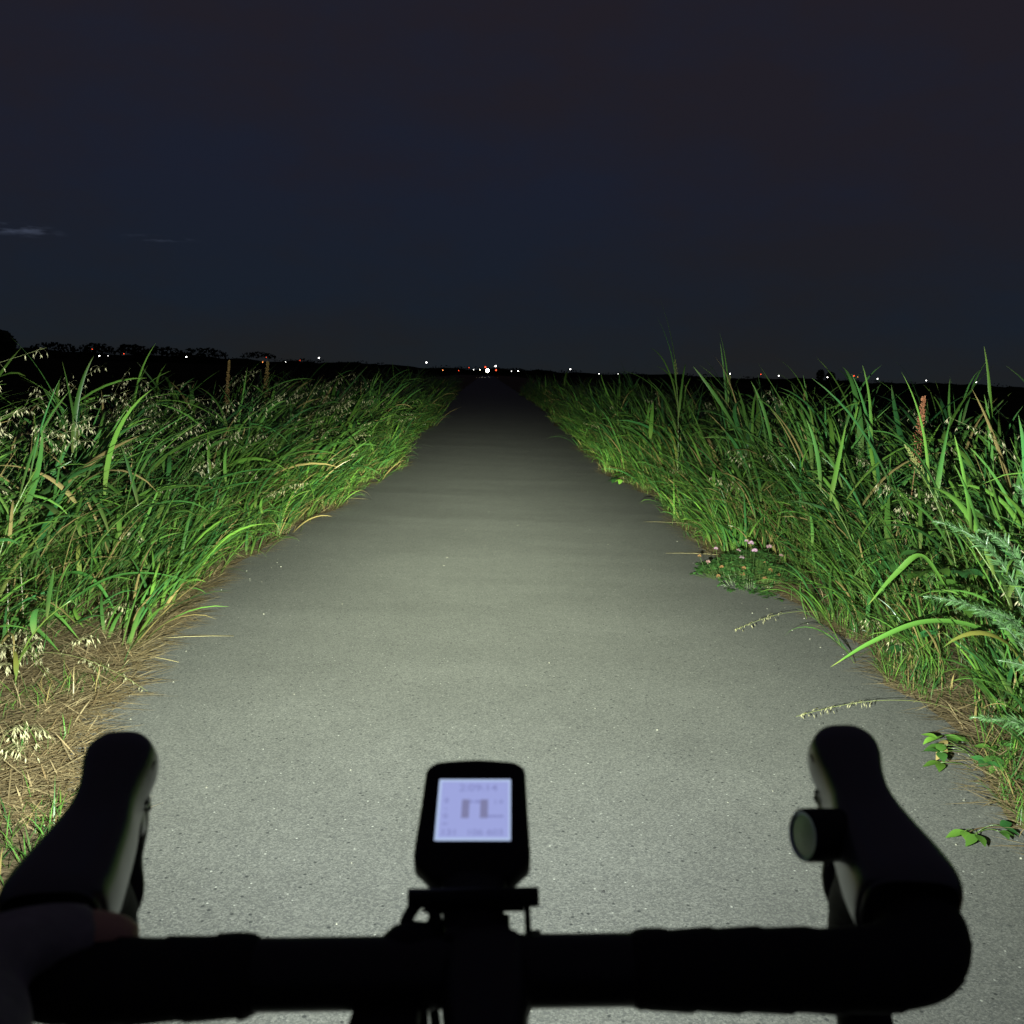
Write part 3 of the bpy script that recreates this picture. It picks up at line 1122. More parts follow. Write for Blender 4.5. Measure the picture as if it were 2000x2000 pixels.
def straw_stalk(p0, p1, label):
    root = Geo()
    m = (np.array(p0) + np.array(p1)) / 2 + (.02, .045, .012)
    root.tube(bezier(p0, m, p1, 6), [.0015, .0015, .0014, .0013, .0011, .0007], 0, 5, (.1, .2, 1), (0.32, 0.27, 0.14))
    return tag(root.build('straw_stalk', MAT['dull']), label, 'straw', 'single straws reaching onto the asphalt')


straw_stalk((-1.62, 4.35, .03), (-1.12, 4.62, .008), 'long pale straw reaching farthest onto the asphalt')
straw_stalk((-1.60, 4.22, .02), (-1.24, 4.18, .008), 'pale straw lying just nearer than the longest straw')
straw_stalk((-1.62, 2.85, .02), (-1.22, 3.06, .01), 'dry straw pointing at the brake hood')
straw_stalk((1.85, 8.3, .06), (1.40, 8.75, .01), 'green-yellow runner crossing the asphalt beyond the clover')
straw_stalk((1.75, 6.9, .05), (1.32, 7.2, .008), 'thin dry stalk on the asphalt just beyond the clover')
straw_stalk((-1.5, 9.1, .08), (-1.05, 9.7, .01), 'pale runner on asphalt at the far grass foot')


def pebbles():
    r = np.random.default_rng(99)
    G = Geo()
    for k in range(260):
        y = 1.9 + 8 * r.uniform() ** 1.6
        x = r.uniform(EDGE_L, EDGE_R)
        if r.uniform() < .5:
            x = r.choice([EDGE_L, EDGE_R]) * r.uniform(.8, 1.0)
        s = r.uniform(.0012, .004)
        V = np.array([(-1, -1, -.3), (1, -1, -.3), (1, 1, -.3), (-1, 1, -.3), (-.6, -.6, .8), (.7, -.5, .7), (.5, .6, .9), (-.6, .5, .6)]) * s * r.uniform(.7, 1.3, (8, 3))
        F = [(0, 1, 5, 4), (1, 2, 6, 5), (2, 3, 7, 6), (3, 0, 4, 7), (4, 5, 6, 7)]
        c = np.array([0.26, 0.25, 0.21]) if r.uniform() < .6 else np.array([.05, .05, .05])
        G.add(V + np.array([x, y, .0]), np.array(F), c * r.uniform(.7, 1.3))
    o = G.build('gravel', MAT['dull'], None, False)
    tag(o, 'scattered grit and small stones on the asphalt path', 'gravel', None, 'stuff')


pebbles()


# ------------------------------------------------------------------ far skyline
def treeline():
    r = np.random.default_rng(5)
    G = Geo()

    def clump(c, rx, rz, n):
        a = r.uniform(0, 6.28, n)
        rr = np.sqrt(r.uniform(0, 1, n))
        px = c[0] + np.cos(a) * rr * rx
        pz = c[2] + np.abs(np.sin(a)) * rr * rz
        py = c[1] + r.normal(0, rx * .4, n)
        s = r.uniform(.25, .7, n) * min(1.6, rz * .3)
        for i in range(n):
            M = np.array(Matrix.Rotation(r.uniform(0, 3.1), 3, 'Z') @ Matrix.Rotation(r.uniform(0, 3.1), 3, 'X'))
            V = np.array([(-1, -1, 0), (1, -.8, .2), (.9, 1, 0), (-.8, .9, -.2)]) * s[i]
            G.add(V @ M.T + (px[i], py[i], pz[i]), [(0, 1, 2, 3)])
    # low continuous scrub bank with a wandering top
    for (x0, x1, y, hl, hr) in ((-420, 20, 560, 6.0, 2.2), (-20, 520, 640, 2.4, 4.2)):
        xs = np.arange(x0, x1, 3.0)
        u = (xs - x0) / (x1 - x0)
        top = hl * (1 - u) + hr * u + .5 * np.sin(xs * .07) + .4 * np.sin(xs * .23) + r.normal(0, .22, len(xs))
        n = len(xs)
        V = np.concatenate([np.column_stack([xs, np.full(n, y), np.full(n, -1)]), np.column_stack([xs, np.full(n, y), top]),
                            np.column_stack([xs, np.full(n, y + 14), np.full(n, -1)])])
        i = np.arange(n - 1)
        F = np.concatenate([np.stack([i, i + 1, i + 1 + n, i + n], 1), np.stack([i + n, i + n + 1, i + 1 + 2 * n, i + 2 * n], 1)])
        G.add(V, F)
        for k in range(int((x1 - x0) / 7)):
            xx = r.uniform(x0, x1)
            uu = (xx - x0) / (x1 - x0)
            clump((xx, y, (hl * (1 - uu) + hr * uu) - .8), r.uniform(3, 8), r.uniform(1.2, 2.6), 40)
    for (xx, rx, rz) in ((-205, 11, 4.5), (-186, 9, 4.5), (-171, 10, 4.2), (-150, 12, 4.2), (-120, 9, 3), (-228, 12, 4.0), (-262, 14, 3.8)):
        clump((xx, 552, 4.2), rx, rz, 240)
    o = G.build('treeline', MAT['bark'], None, False)
    tag(o, 'black far-off line of trees along the night horizon', 'trees', None, 'stuff')


treeline()


def far_tree(loc, h, w, label, seed, crown0=.25):
    r = np.random.default_rng(seed)
    root = tag(empty('far_tree', loc), label, 'tree', 'lone dark trees on the skyline')
    G = Geo()
    G.tube([(0, 0, -.5), (0.1, 0, h * .4), (0, 0, h * .8)], [.3, .22, .08], 0, 7)
    for k in range(5):
        a = k * 1.3
        G.tube([(0, 0, h * (.3 + .08 * k)), (math.cos(a) * w * .5, math.sin(a) * w * .5, h * (.5 + .08 * k))], [.12, .04], 0, 5)
    G.build('trunk', MAT['bark'], root)
    G = Geo()
    for k in range(900):
        v = r.normal(0, 1, 3)
        v = v / np.linalg.norm(v) * r.uniform(.3, 1) ** .5
        p = np.array([v[0] * w * .5, v[1] * w * .5, h * (crown0 + (1 - crown0) * (.5 + .5 * v[2]))])
        M = np.array(Matrix.Rotation(r.uniform(0, 3.1), 3, 'Z') @ Matrix.Rotation(r.uniform(0, 3.1), 3, 'X'))
        V = np.array([(-1, -.5, 0), (1, -.4, .1), (.8, .5, 0), (-.8, .4, -.1)]) * .35
        G.add(V @ M.T + p, [(0, 1, 2, 3)])
    G.build('crown', MAT['bark'], root, False)


far_tree((at(-4, 690, 130)[0], 130, 0), 4.3, 4.0, 'dark round tree at the picture edge over the oat heads', 8)
far_tree((195, 600, 0), 9.5, 5, 'taller of two pointed dark trees beyond the upright grass', 9)
far_tree((203, 606, 0), 8.2, 6, 'shorter of two pointed dark trees beyond the upright grass', 10)

LAMP_W = emitter('lamp_white', (0.95, 0.93, 0.88), 9)
LAMP_Y = emitter('lamp_warm', (1.0, 0.88, 0.6), 40)
LAMP_R = emitter('lamp_red', (1.0, 0.09, 0.03), 3.5)
LAMP_O = emitter('lamp_orange', (1.0, 0.35, 0.1), 4)


def globe(r, segs=10, rings=6):
    bm = bmesh.new()
    bmesh.ops.create_uvsphere(bm, u_segments=segs, v_segments=rings, radius=r)
    me = bpy.data.meshes.new('lamp_globe')
    bm.to_mesh(me)
    bm.free()
    return me


def lamp(x, y, z, rad, mat, label, group, name='street_lamp', cat='street lamp'):
    rad *= .62
    root = tag(empty(name, (x, y, 0)), label, cat, group)
    G = Geo()
    G.tube([(0, 0, -.3), (0, 0, z - rad)], [.09, .06], 0, 6)
    G.tube([(0, 0, z - rad), (0, .25, z - rad * .5)], [.05, .05], 0, 5)
    G.build('pole', MAT['black'], root)
    o = link('lamp_globe', globe(rad), mat, root)
    o.location = (0, 0, z)


def sky_at(px, py, Y):
    """world x, z of a far light seen at this picture place, standing at distance Y"""
    d = cam.matrix_world.to_3x3() @ Vector(((px - 1000) / 2005, -(py - 1000) / 2005, -1))
    return d.x * Y / d.y, CAM_H + d.z * Y / d.y


FAR = [  # px, py, distance, radius, material, label
    (194, 695, 330, .28, LAMP_W, 'white street lamp below the far tree clump, leftmost of the white lamps'),
    (211, 695, 420, .16, LAMP_W, 'faint white lamp close beside the leftmost white lamp'),
    (364, 697, 330, .30, LAMP_W, 'white street lamp in front of the long dark tree bank'),
    (623, 699, 300, .30, LAMP_W, 'bright white street lamp just past the fuller dock spike'),
    (558, 707, 420, .16, LAMP_W, 'tiny white lamp between the dock spikes and the bright street lamp'),
    (833, 708, 300, .32, LAMP_W, 'bright white street lamp above the far end of the grass'),
    (968, 715, 260, .30, LAMP_W, 'white street lamp right above the path end'),
    (952, 724, 200, .55, LAMP_Y, 'brightest yellowish lamp standing at the far path end'),
    (1114, 721, 300, .30, LAMP_W, 'white street lamp above the near end of the other verge grass'),
    (1012, 725, 330, .22, LAMP_Y, 'small warm lamp just past the path end'),
    (999, 725, 330, .16, LAMP_W, 'tiny white lamp next to the path end'),
    (1170, 730, 360, .17, LAMP_W, 'small bluish white lamp low on the skyline'),
    (1207, 730, 360, .15, LAMP_W, 'faint white lamp just past the small bluish one'),
    (1426, 730, 330, .26, LAMP_W, 'white street lamp beside the slim seed head'),
    (1521, 734, 330, .28, LAMP_W, 'first white lamp of the evenly spaced row past the slim seed head'),
    (1616, 737, 330, .25, LAMP_W, 'second white lamp of the evenly spaced row'),
    (1714, 740, 330, .26, LAMP_W, 'third white lamp of the evenly spaced row'),
    (1809, 743, 330, .25, LAMP_W, 'fourth white lamp of the evenly spaced row'),
    (1907, 747, 330, .28, LAMP_W, 'last white lamp of the evenly spaced row'),
    (925, 722, 420, .20, LAMP_W, 'small white lamp just before the path end'),
    (938, 722, 420, .16, LAMP_Y, 'small warm lamp touching the brightest lamp'),
]
for (px, py, Y, rad, mt, lab) in FAR:
    x, z = sky_at(px, py, Y)
    lamp(x, Y, z, rad, mt, lab, 'far street lamps')
REDS = [
    (180, 682, 480, .26, LAMP_R, 'red beacon above the tree clump, leftmost of the red lights'),
    (242, 691, 480, .28, LAMP_R, 'red beacon between two tree crowns'),
    (520, 698, 480, .22, LAMP_R, 'red beacon behind the fuller dock spike'),
    (513, 707, 480, .3, LAMP_O, 'low orange light behind the fuller dock spike'),
    (586, 704, 480, .2, LAMP_R, 'small red beacon beside the bright street lamp'),
    (865, 723, 420, .26, LAMP_O, 'orange light over the far grass end'),
    (896, 724, 420, .2, LAMP_R, 'small red light over the far grass end'),
    (916, 718, 420, .24, LAMP_R, 'red light up the slope from the path end'),
    (948, 717, 300, .34, LAMP_R, 'red signal light right above the brightest lamp'),
    (969, 723, 300, .32, LAMP_R, 'red signal light under the lamp above the path end'),
    (1420, 727, 480, .3, LAMP_R, 'red beacon left of the slim seed head'),
    (1486, 731, 480, .3, LAMP_R, 'red beacon before the evenly spaced lamp row'),
    (1668, 734, 480, .42, LAMP_R, 'brightest red beacon between the second and third row lamps'),
    (1675, 736, 480, .3, LAMP_O, 'orange light touching the brightest red beacon'),
]
for (px, py, Y, rad, mt, lab) in REDS:
    x, z = sky_at(px, py, Y)
    lamp(x, Y, z, rad, mt, lab, 'far red and orange lights', 'beacon_mast', 'beacon')

# ------------------------------------------------------------------ the bicycle (built in its own frame: X right, Y forward, bar centre at BAR)
BAR = 0.967
bike = empty('bicycle', (0.0423, 0.456, 0.0), (0, -R(2.0), 0))
tag(bike, 'black drop-bar bicycle with taped handlebar filling the lower picture', 'bicycle')


def b(x, y, z):
    return (x, y, z + BAR)


def rows_b(rows):
    return [(r[0], r[1], r[2] + BAR, *r[3:]) for r in rows]


# bare centre of the bar
G = Geo()
V, F = loft(rows_b([(-.118, 0, 0, .0165, .0165), (0, 0, 0, .0165, .0165), (.078, 0, 0, .0165, .0165)]), 9, 20)
G.add(V, F)
G.build('handlebar', MAT['black'], bike)
for s in (-1, 1):
    x0 = .070 if s > 0 else .108
    rows = [(x0, 0, 0, .0168, .0168), (x0 + .006, 0, 0, .0190, .0186), (x0 + .02, -.001, 0, .0194, .0185), (.145, -.002, 0, .0208, .0182), (.176, -.003, 0, .0222, .0186),
            (.203, .001, .001, .0226, .020), (.2185, .017, .003, .0222, .0205), (.2190, .040, .006, .0212, .0200), (.2165, .062, .008, .0195, .0192), (.2155, .085, -.004, .0175, .018),
            (.216, .099, -.038, .016, .016), (.218, .088, -.083, .016, .016), (.221, .050, -.118, .016, .016), (.225, -.01, -.128, .016, .016), (.228, -.062, -.132, .016, .016)]
    rows = [(r[0] * s, r[1], r[2] + BAR, r[3], r[4]) for r in rows]
    NR, NS = 260, 20
    V, F = loft(rows, NR, NS)
    # spiral overlap of the wrapped tape: a low step that winds along the bar, pulled a little unevenly
    ctr = V[:NR * NS].reshape(NR, NS, 3).mean(1)
    run = np.concatenate([[0], np.cumsum(np.linalg.norm(np.diff(ctr, axis=0), axis=1))])
    ph = (run[:, None] / .024 + np.arange(NS)[None] / NS) % 1.0
    amp = .0011 * (ph - .5) + .0004 * np.sin(run[:, None] * 61 + np.arange(NS)[None] * .6)
    W3 = V[:NR * NS].reshape(NR, NS, 3)
    dirs = W3 - ctr[:, None]
    W3 += dirs / (np.linalg.norm(dirs, axis=2, keepdims=True) + 1e-9) * amp[..., None]
    V[:NR * NS] = W3.reshape(-1, 3)
    G = Geo()
    G.add(V, F)
    G.build('bar_tape', MAT['tape'], bike)
    # brake hood: body, pinched waist, upright horn
    hood = Geo()
    hr = [(.2160, .028, .012, .0235, .021), (.2165, .034, .014, .0268, .0240), (.2160, .052, .018, .0262, .0235), (.2150, .070, .023, .0232, .0225), (.2140, .088, .030, .0200, .0205),
          (.2135, .102, .038, .0172, .0195), (.2133, .114, .046, .0178, .0195), (.2133, .124, .054, .0198, .0185), (.2135, .131, .0605, .0190, .0160), (.2135, .136, .0655, .0140, .0115), (.2135, .139, .068, .005, .005)]
    V, F = loft([(r[0] * s, r[1], r[2] + BAR, r[3], r[4]) for r in hr], 44, 32, (0, 0, 1), 3.3)
    hood.add(V, F)
    hood.tube([b(.199 * s, .124, .056), b(.1935 * s, .124, .0545)], [.005, .0035], 0, 10)
    ho = hood.build('brake_hood', MAT['rubber'], bike)
    # lever blade: flattened, hangs below the horn and hooks outwards at the tip
    lr = [(.206, .129, .036, .005, .008), (.2050, .127, .018, .005, .007), (.2080, .121, .000, .0060, .005), (.2105, .113, -.012, .0120, .004), (.2140, .107, -.021, .0140, .0035), (.2225, .099, -.036, .011, .003),
          (.225, .090, -.060, .007, .0025)]
    lv = Geo()
    V, F = loft([(r[0] * s, r[1], r[2] + BAR, r[3], r[4]) for r in lr], 20, 12, (0, 1, 0))
    lv.add(V, F)
    lv.build('brake_lever', MAT['lever'], bike)
    pv = Geo()
    pv.tube([b(.1965 * s, .119, .034), b(.205 * s, .119, .034)], .0036, 0, 10, (0, 0, 1))
    pv.box(b(.2005 * s, .113, .025), (.006, .010, .013))
    pv.build('lever_pivot', MAT['steel' if s < 0 else 'lever'], bike, bevel=.0015)

# stem, clamp, steerer
G = Geo()
V, F = loft(rows_b([(0, .004, 0, .0225, .021), (0, -.02, -.001, .0205, .0195), (0, -.06, -.006, .0175, .018), (0, -.098, -.012, .0185, .020)]), 14, 18, (0, 0, 1), 2.8)
G.add(V, F)
G.build('stem', MAT['black'], bike)
G = Geo()
G.box(b(-.004, .012, 0), (.032, .018, .036))
for sx in (-1, 1):
    for sz in (-1, 1):
        G.tube([b(sx * .011 - .004, .020, sz * .013), b(sx * .011 - .004, .025, sz * .013)], .0035, 0, 8)
G.build('face_plate', MAT['black'], bike, False, .003)
G = Geo()
G.tube([b(0, -.110, -.075), b(0, -.098, .018)], .0175, 0, 16)
G.tube([b(0, -.098, .018), b(0, -.0972, .024)], [.0175, .012], 0, 16)
G.build('steerer_cap', MAT['black'], bike)
# brake and shift cables looping in front of the bar
for (pts, rr) in (([b(-.041, .004, .006), b(-.0385, .018, .017), b(-.031, .026, .022), b(-.0245, .022, .014), b(-.024, .008, -.004)], .0032),
                  ([b(-.032, .010, .004), b(-.026, .026, .013), b(-.018, .030, .017), b(-.0135, .020, .008), b(-.014, .006, -.006)], .0024),
                  ([b(-.075, .005, -.012), b(-.055, .012, -.012), b(-.044, .018, -.010), b(-.034, .012, -.012), b(-.030, .0, -.02), b(-.03, -.03, -.06), b(-.03, -.08, -.12)], .0026),
                  ([b(-.085, .006, -.014), b(-.060, .014, -.016), b(-.044, .020, -.018), b(-.030, .014, -.022), b(-.024, .0, -.03), b(-.022, -.04, -.09), b(-.02, -.1, -.16)], .0026),
                  ([b(.085, .004, -.014), b(.05, .04, -.03), b(.025, .055, -.05), b(.012, .03, -.09), b(.01, -.05, -.16)], .0026),
                  ([b(-.06, .0, -.016), b(-.07, -.02, -.05), b(-.055, -.05, -.10), b(-.04, -.09, -.16)], .0026)):
    G = Geo()
    C = catmull(pts, 40)
    G.tube(C, rr, 0, 8, (1, .2, .1))
    G.build('cable', MAT['tape'], bike)
# bracket of the lamp lead and its clamp round the bar
G = Geo()
V, F = loft(rows_b([(-.043, .002, .004, .010, .010), (-.040, .006, .006, .0135, .0135), (-.031, .008, .006, .0135, .0135), (-.028, .006, .004, .010, .010)]), 10, 16)
G.add(V, F)
G.box(b(-.046, -.014, -.022), (.030, .03, .03))
G.build('light_bracket', MAT['plastic'], bike, bevel=.003)
# frame, fork and wheels under the cockpit
G = Geo()
HT, HB = (0, -.112, .885), (0, -.062, .745)
G.tube([HT, HB], .021, 0, 14)
G.tube([(0, -.112, .862), (0, -.60, .80)], .016, 0, 12)
G.tube([(0, -.075, .77), (0, -.51, .28)], .019, 0, 12)
G.tube([(0, -.655, .93), (0, -.51, .28)], .0155, 0, 12)
for s in (-1, 1):
    G.tube([(s * .012, -.51, .28), (s * .062, -.92, .335)], .009, 0, 8)
    G.tube([(s * .012, -.61, .78), (s * .062, -.92, .335)], .008, 0, 8)
G.build('frame', MAT['frame'], bike)
G = Geo()
G.tube([(-.03, -.055, .725), (.03, -.055, .725)], .018, 0, 10)
for s in (-1, 1):
    G.tube([(s * .034, -.055, .725), (s * .046, -.03, .5), (s * .05, .055, .335)], [.014, .011, .008], 8, 10, (1, 0, 0))
G.build('fork', MAT['frame'], bike)
G = Geo()
V, F = loft([(0, -.60, .965, .02, .012), (0, -.66, .97, .03, .016), (0, -.76, .975, .065, .018), (0, -.84, .985, .068, .02), (0, -.86, .985, .03, .012)], 16, 14)
G.add(V, F)
G.build('saddle', MAT['tape'], bike)


def ring(cy, cz, Rr, rr, nn=48, segs=8):
    V, F = [], []
    for i in range(nn):
        a = 2 * math.pi * i / nn
        for k in range(segs):
            q = 2 * math.pi * k / segs
            V.append((math.sin(q) * rr, cy + math.cos(a) * (Rr + math.cos(q) * rr), cz + math.sin(a) * (Rr + math.cos(q) * rr)))
    for i in range(nn):
        for k in range(segs):
            F.append((i * segs + k, i * segs + (k + 1) % segs, ((i + 1) % nn) * segs + (k + 1) % segs, ((i + 1) % nn) * segs + k))
    return np.array(V), np.array(F)


for cy in (.055, -.92):
    w = Geo().add(*ring(cy, .337, .321, .015)).build('wheel_tyre', MAT['tyre'], bike)
    rm = Geo().add(*ring(cy, .337, .300, .010)).build('rim', MAT['black'], w)
    hb = Geo()
    hb.tube([(-.05, cy, .337), (.05, cy, .337)], .012, 0, 10)
    for i in range(20):
        a = i * math.pi / 10
        hb.tube([((-1) ** i * .025, cy, .337), (0, cy + math.cos(a) * .295, .337 + math.sin(a) * .295)], .001, 0, 3, (1, .1, .1))
    hb.build('hub_and_spokes', MAT['steel'], w)

# ------------------------------------------------------------------ out-front mount (part of the bicycle)
G = Geo()
MX = -.006
G.tube([b(MX - .0325, .024, .0245), b(MX + .0325, .024, .0245)], .0048, 0, 10)
G.box(b(MX, .028, .021), (.050, .012, .006))
V, F = loft(rows_b([(MX, .0, .010, .018, .008), (MX, .014, .013, .0150, .006), (MX, .030, .019, .016, .005), (MX, .055, .023, .0175, .005), (MX, .085, .032, .0185, .004), (MX, .10, .034, .012, .003)]), 14, 14, (0, 0, 1), 3)
G.add(V, F)
G.build('computer_mount', MAT['plastic'], bike)
G = Geo()
G.tube([b(MX + .0265, .022, .0225), b(MX + .0275, .012, -.004)], .0016, 0, 8)
G.box(b(MX + .030, .008, .004), (.006, .008, .020))
G.build('mount_bolt', MAT['plastic'], bike)

# ------------------------------------------------------------------ the cycling computer
comp = empty('cycling_computer', (0, 0, 0))
comp.parent = None
Mw = Matrix.Translation((0.0423, 0.456, 0)) @ Matrix.Rotation(-R(2.0), 4, 'Y')


def bike_world(p):
    return Mw @ Vector(b(*p))


TILT = R(21.5)
comp.matrix_world = Matrix.Translation(bike_world((-.0065, .086, .0375))) @ Matrix.Rotation(-R(2.0), 4, 'Y') @ Matrix.Rotation(-R(1.5), 4, 'Z') @ Matrix.Rotation(TILT, 4, 'X')
tag(comp, 'black cycling computer with a lit lavender screen above the handlebar', 'bike computer')


def slab(outline, z0, z1, inset=0.0022):
    """rounded plate from an outline in x,y"""
    O = np.array(outline)
    n = len(O)
    c = O.mean(0)
    O2 = c + (O - c) * (1 - inset / np.abs(O - c).max())
    V = np.concatenate([np.column_stack([O2, np.full(n, z0)]), np.column_stack([O, np.full(n, z0 + inset)]), np.column_stack([O, np.full(n, z1 - inset)]), np.column_stack([O2, np.full(n, z1)]),
                        [[c[0], c[1], z0], [c[0], c[1], z1]]])
    F = []
    for i in range(3):
        for k in range(n):
            F.append((i * n + k, i * n + (k + 1) % n, (i + 1) * n + (k + 1) % n, (i + 1) * n + k))
    for k in range(0, n, 2):
        F.append((3 * n + k, 3 * n + (k + 1) % n, 3 * n + (k + 2) % n, 4 * n + 1))
        F.append((k, 4 * n, (k + 2) % n, k + 1))
    return V, np.array(F)


def arc(cx, cy, r, a0, a1, n):
    return [(cx + r * math.cos(a), cy + r * math.sin(a)) for a in np.linspace(R(a0), R(a1), n)]


out = (arc(.0195, .033, .0095, 0, 75, 8) + [(.010, .0435), (0, .0442), (-.010, .0435)] + arc(-.0195, .033, .0095, 105, 180, 8)
       + [(-.0298, 0.005), (-.0308, -.018), (-.0310, -.024)] + arc(-.0215, -.0275, .0095, 180, 235, 5) + [(-.0205, -.043), (-.010, -.0455), (.010, -.0455), (.0205, -.043)]
       + arc(.0215, -.0275, .0095, 305, 360, 5) + [(.0310, -.024), (.0308, -.018), (.0298, .005)])
if len(out) % 2:
    out.append(((out[-1][0] + out[0][0]) / 2, (out[-1][1] + out[0][1]) / 2))
G = Geo()
G.add(*slab(out, -.010, .004))
body = G.build('case', MAT['plastic'], comp)
G = Geo()
G.add(*slab([(-.0185, .001), (-.010, -.047 + .04), (.010, -.047 + .04), (.0185, .001)][::-1] , -.013, -.0102, .0008))
SC = emitter('screen_glow', srgb(157, 165, 220)[:3], 1.0)
SC.cycles.emission_sampling = 'AUTO'
SE = emitter('screen_edge_glow', srgb(178, 196, 232)[:3], 1.0)
SI = emitter('screen_ink', srgb(136, 142, 196)[:3], 1.0)
SD = emitter('screen_ink_dark', srgb(126, 127, 166)[:3], 1.0)
sx0, sx1, sy0, sy1 = -.0205, .0205, -.0195, .0265


def flat(name, x0, y0, x1, y1, z, mat, par):
    V = [(x0, y0, z), (x1, y0, z), (x1, y1, z), (x0, y1, z)]
    return link(name, mesh_np(name, np.array(V), np.array([(0, 1, 2, 3)])), mat, par, False)


screen = flat('screen', sx0, sy0, sx1, sy1, .00415, SE, comp)
flat('screen_page', sx0 + .0016, sy0 + .002, sx1 - .0012, sy1 - .002, .00425, SC, screen)


def text(body_, x, y, size, mat, bold=1.0):
    cu = bpy.data.curves.new('digits', 'FONT')
    cu.body = body_
    cu.size = size
    cu.align_x = 'CENTER'
    cu.align_y = 'CENTER'
    cu.offset = 0.0001 * bold
    tmp = bpy.data.objects.new('digits_curve', cu)
    me = bpy.data.meshes.new_from_object(tmp)
    bpy.data.objects.remove(tmp)
    me.materials.clear()
    o = link('digits', me, mat, screen, False)
    o.location = (x, y, .00435)
    return o


text('2:09:14', .002, .0192, .0075, SI)

for (x0, x1) in ((-.0068, -.0026), (.0035, .0078)):
    flat('digit_bar', x0, -.0035, x1, .0105, .00435, SD, screen)
flat('digit_bar', -.0026, .0078, -.0006, .0098, .00436, SI, screen)
flat('digit_bar', .0002, .0078, .0035, .0098, .00436, SI, screen)
flat('digit_bar', .0078, -.003, .0165, -.0013, .00436, SI, screen)
text('1.9', .0135, .0085, .0046, SI)
for i, t in enumerate(('8', '-', '0', '=')):
    text(t, -.0155, .0095 - i * .0058, .0052, SI)
text('131', -.0130, -.0140, .0062, SI)
text('106 603', .0065, -.0140, .0062, SI)

# ------------------------------------------------------------------ headlight slung under the mount: the lamp that lights the scene
HL = (-.006, .080, .000)
hl = empty('headlight', (0, 0, 0))
hl.matrix_world = Matrix.Translation(bike_world(HL)) @ Matrix.Rotation(-R(2.0), 4, 'Y')
tag(hl, 'black bicycle headlight slung below the cycling computer', 'bike light')
G = Geo()
V, F = loft([(0, -.045, -.004, .011, .009), (0, -.035, -.004, .0145, .0125), (0, .02, -.004, .0155, .0135), (0, .036, -.004, .0165, .0145)], 14, 16, (0, 0, 1), 3)
G.add(V, F)
G.box((0, -.004, .014), (.018, .02, .012))
G.build('case', MAT['plastic'], hl)
G = Geo()
G.tube([(0, .0362, -.004), (0, .0375, -.004)], .0135, 0, 20)
G.build('lens', emitter('headlight_lens', (1, 1, .93), 30), hl)


g_ = lambda t, w: math.exp(-(t / w) ** 2)


def logtab(x, ks, vs_):
    return math.exp(np.interp(x, ks, np.log(vs_)))


def spot_core(x, d):
    """far beam: strongest just below level. x degrees sideways, d degrees below level"""
    return logtab(d, [-90, -25, -12, -6, -3, -1, 0, 1, 2.2, 3.4, 4.5, 7.1, 12.5, 21.6, 29, 45, 90],
                  [.01, .03, .1, .5, 3, 11, 24, 62, 130, 160, 155, 95, 24, 2.6, .3, .1, .05]) * g_(x, 6.6 + min(.088 * d * d, 60) * (d > 0))


def spot_flood(x, d):
    """near beam: wide and soft"""
    return logtab(d, [-90, -30, -20, -10, 0, 5, 12.5, 21.6, 29, 45, 90], [.05, .4, 2.2, 7.0, 9.0, 8.2, 7.0, 4.8, 2.6, .8, .1]) * g_(x, 46) * (1 + 1.05 * g_(abs(x) - 33, 15) * g_(max(d, 0), 14)) + .25 * g_(x, 80)


def photometry(name, fn):
    """type C photometric table from an intensity function"""
    vv = [0, .5, 1, 1.5, 2, 2.5, 3, 3.5, 4, 5, 6, 7, 8, 9, 10, 12, 14, 16, 18, 20, 23, 26, 30, 35, 40, 45, 50, 55, 60, 70, 80, 90]
    q_ = [0, .75, 1.5, 2.5, 4, 6, 8.5, 12, 16, 20, 25, 30, 37, 45, 52, 60, 67, 75, 82, 90]
    half = q_ + [180 - a for a in reversed(q_[:-1])]
    hh = half + [360 - a for a in reversed(half[:-1])]

    def I(v, h):
        v, h = R(v), R(h)
        right, up_, fwd = -math.sin(v) * math.sin(h), -math.sin(v) * math.cos(h), math.cos(v)
        return fn(math.degrees(math.atan2(right, fwd)), -math.degrees(math.asin(max(-1, min(1, up_)))))
    rows = ['IESNA:LM-63-1995', 'TILT=NONE', '1 1000 1 %d %d 1 2 0 0 0' % (len(vv), len(hh)), '1 1 1', ' '.join(map(str, vv)), ' '.join(map(str, hh))]
    for h in hh:
        rows.append(' '.join('%.3f' % I(v, h) for v in vv))
    t = bpy.data.texts.new(name)
    t.write('\n'.join(rows) + '\n')
    return t


for (nm, fn, colr, dx) in (('headlight_far_beam', spot_core, (0.90, 1.0, 0.74, 1), .004), ('headlight_near_beam', spot_flood, (0.90, 1.0, 0.92, 1), -.004)):
    ld = bpy.data.lights.new(nm, 'SPOT')
    ld.energy = 3900.0
    ld.spot_size = R(175)
    ld.spot_blend = 0.15
    ld.shadow_soft_size = 0.008
    ld.use_nodes = True
    lnt = ld.node_tree
    em = lnt.nodes['Emission']
    em.inputs['Color'].default_value = colr
    ies = lnt.nodes.new('ShaderNodeTexIES')
    ies.mode = 'INTERNAL'
    ies.ies = photometry(nm + '_table', fn)
    ies.inputs['Strength'].default_value = 1.0
    lnt.links.new(ies.outputs[0], em.inputs['Strength'])
    lo = bpy.data.objects.new(nm, ld)
    COL.objects.link(lo)
    lo.matrix_world = Matrix.Translation(bike_world((HL[0] + dx, HL[1] + .041, HL[2] - .004))) @ Matrix.Rotation(-R(2.0), 4, 'Y') @ Matrix.Rotation(R(90), 4, 'X')
    lo.parent = hl
    lo.matrix_parent_inverse = hl.matrix_world.inverted()

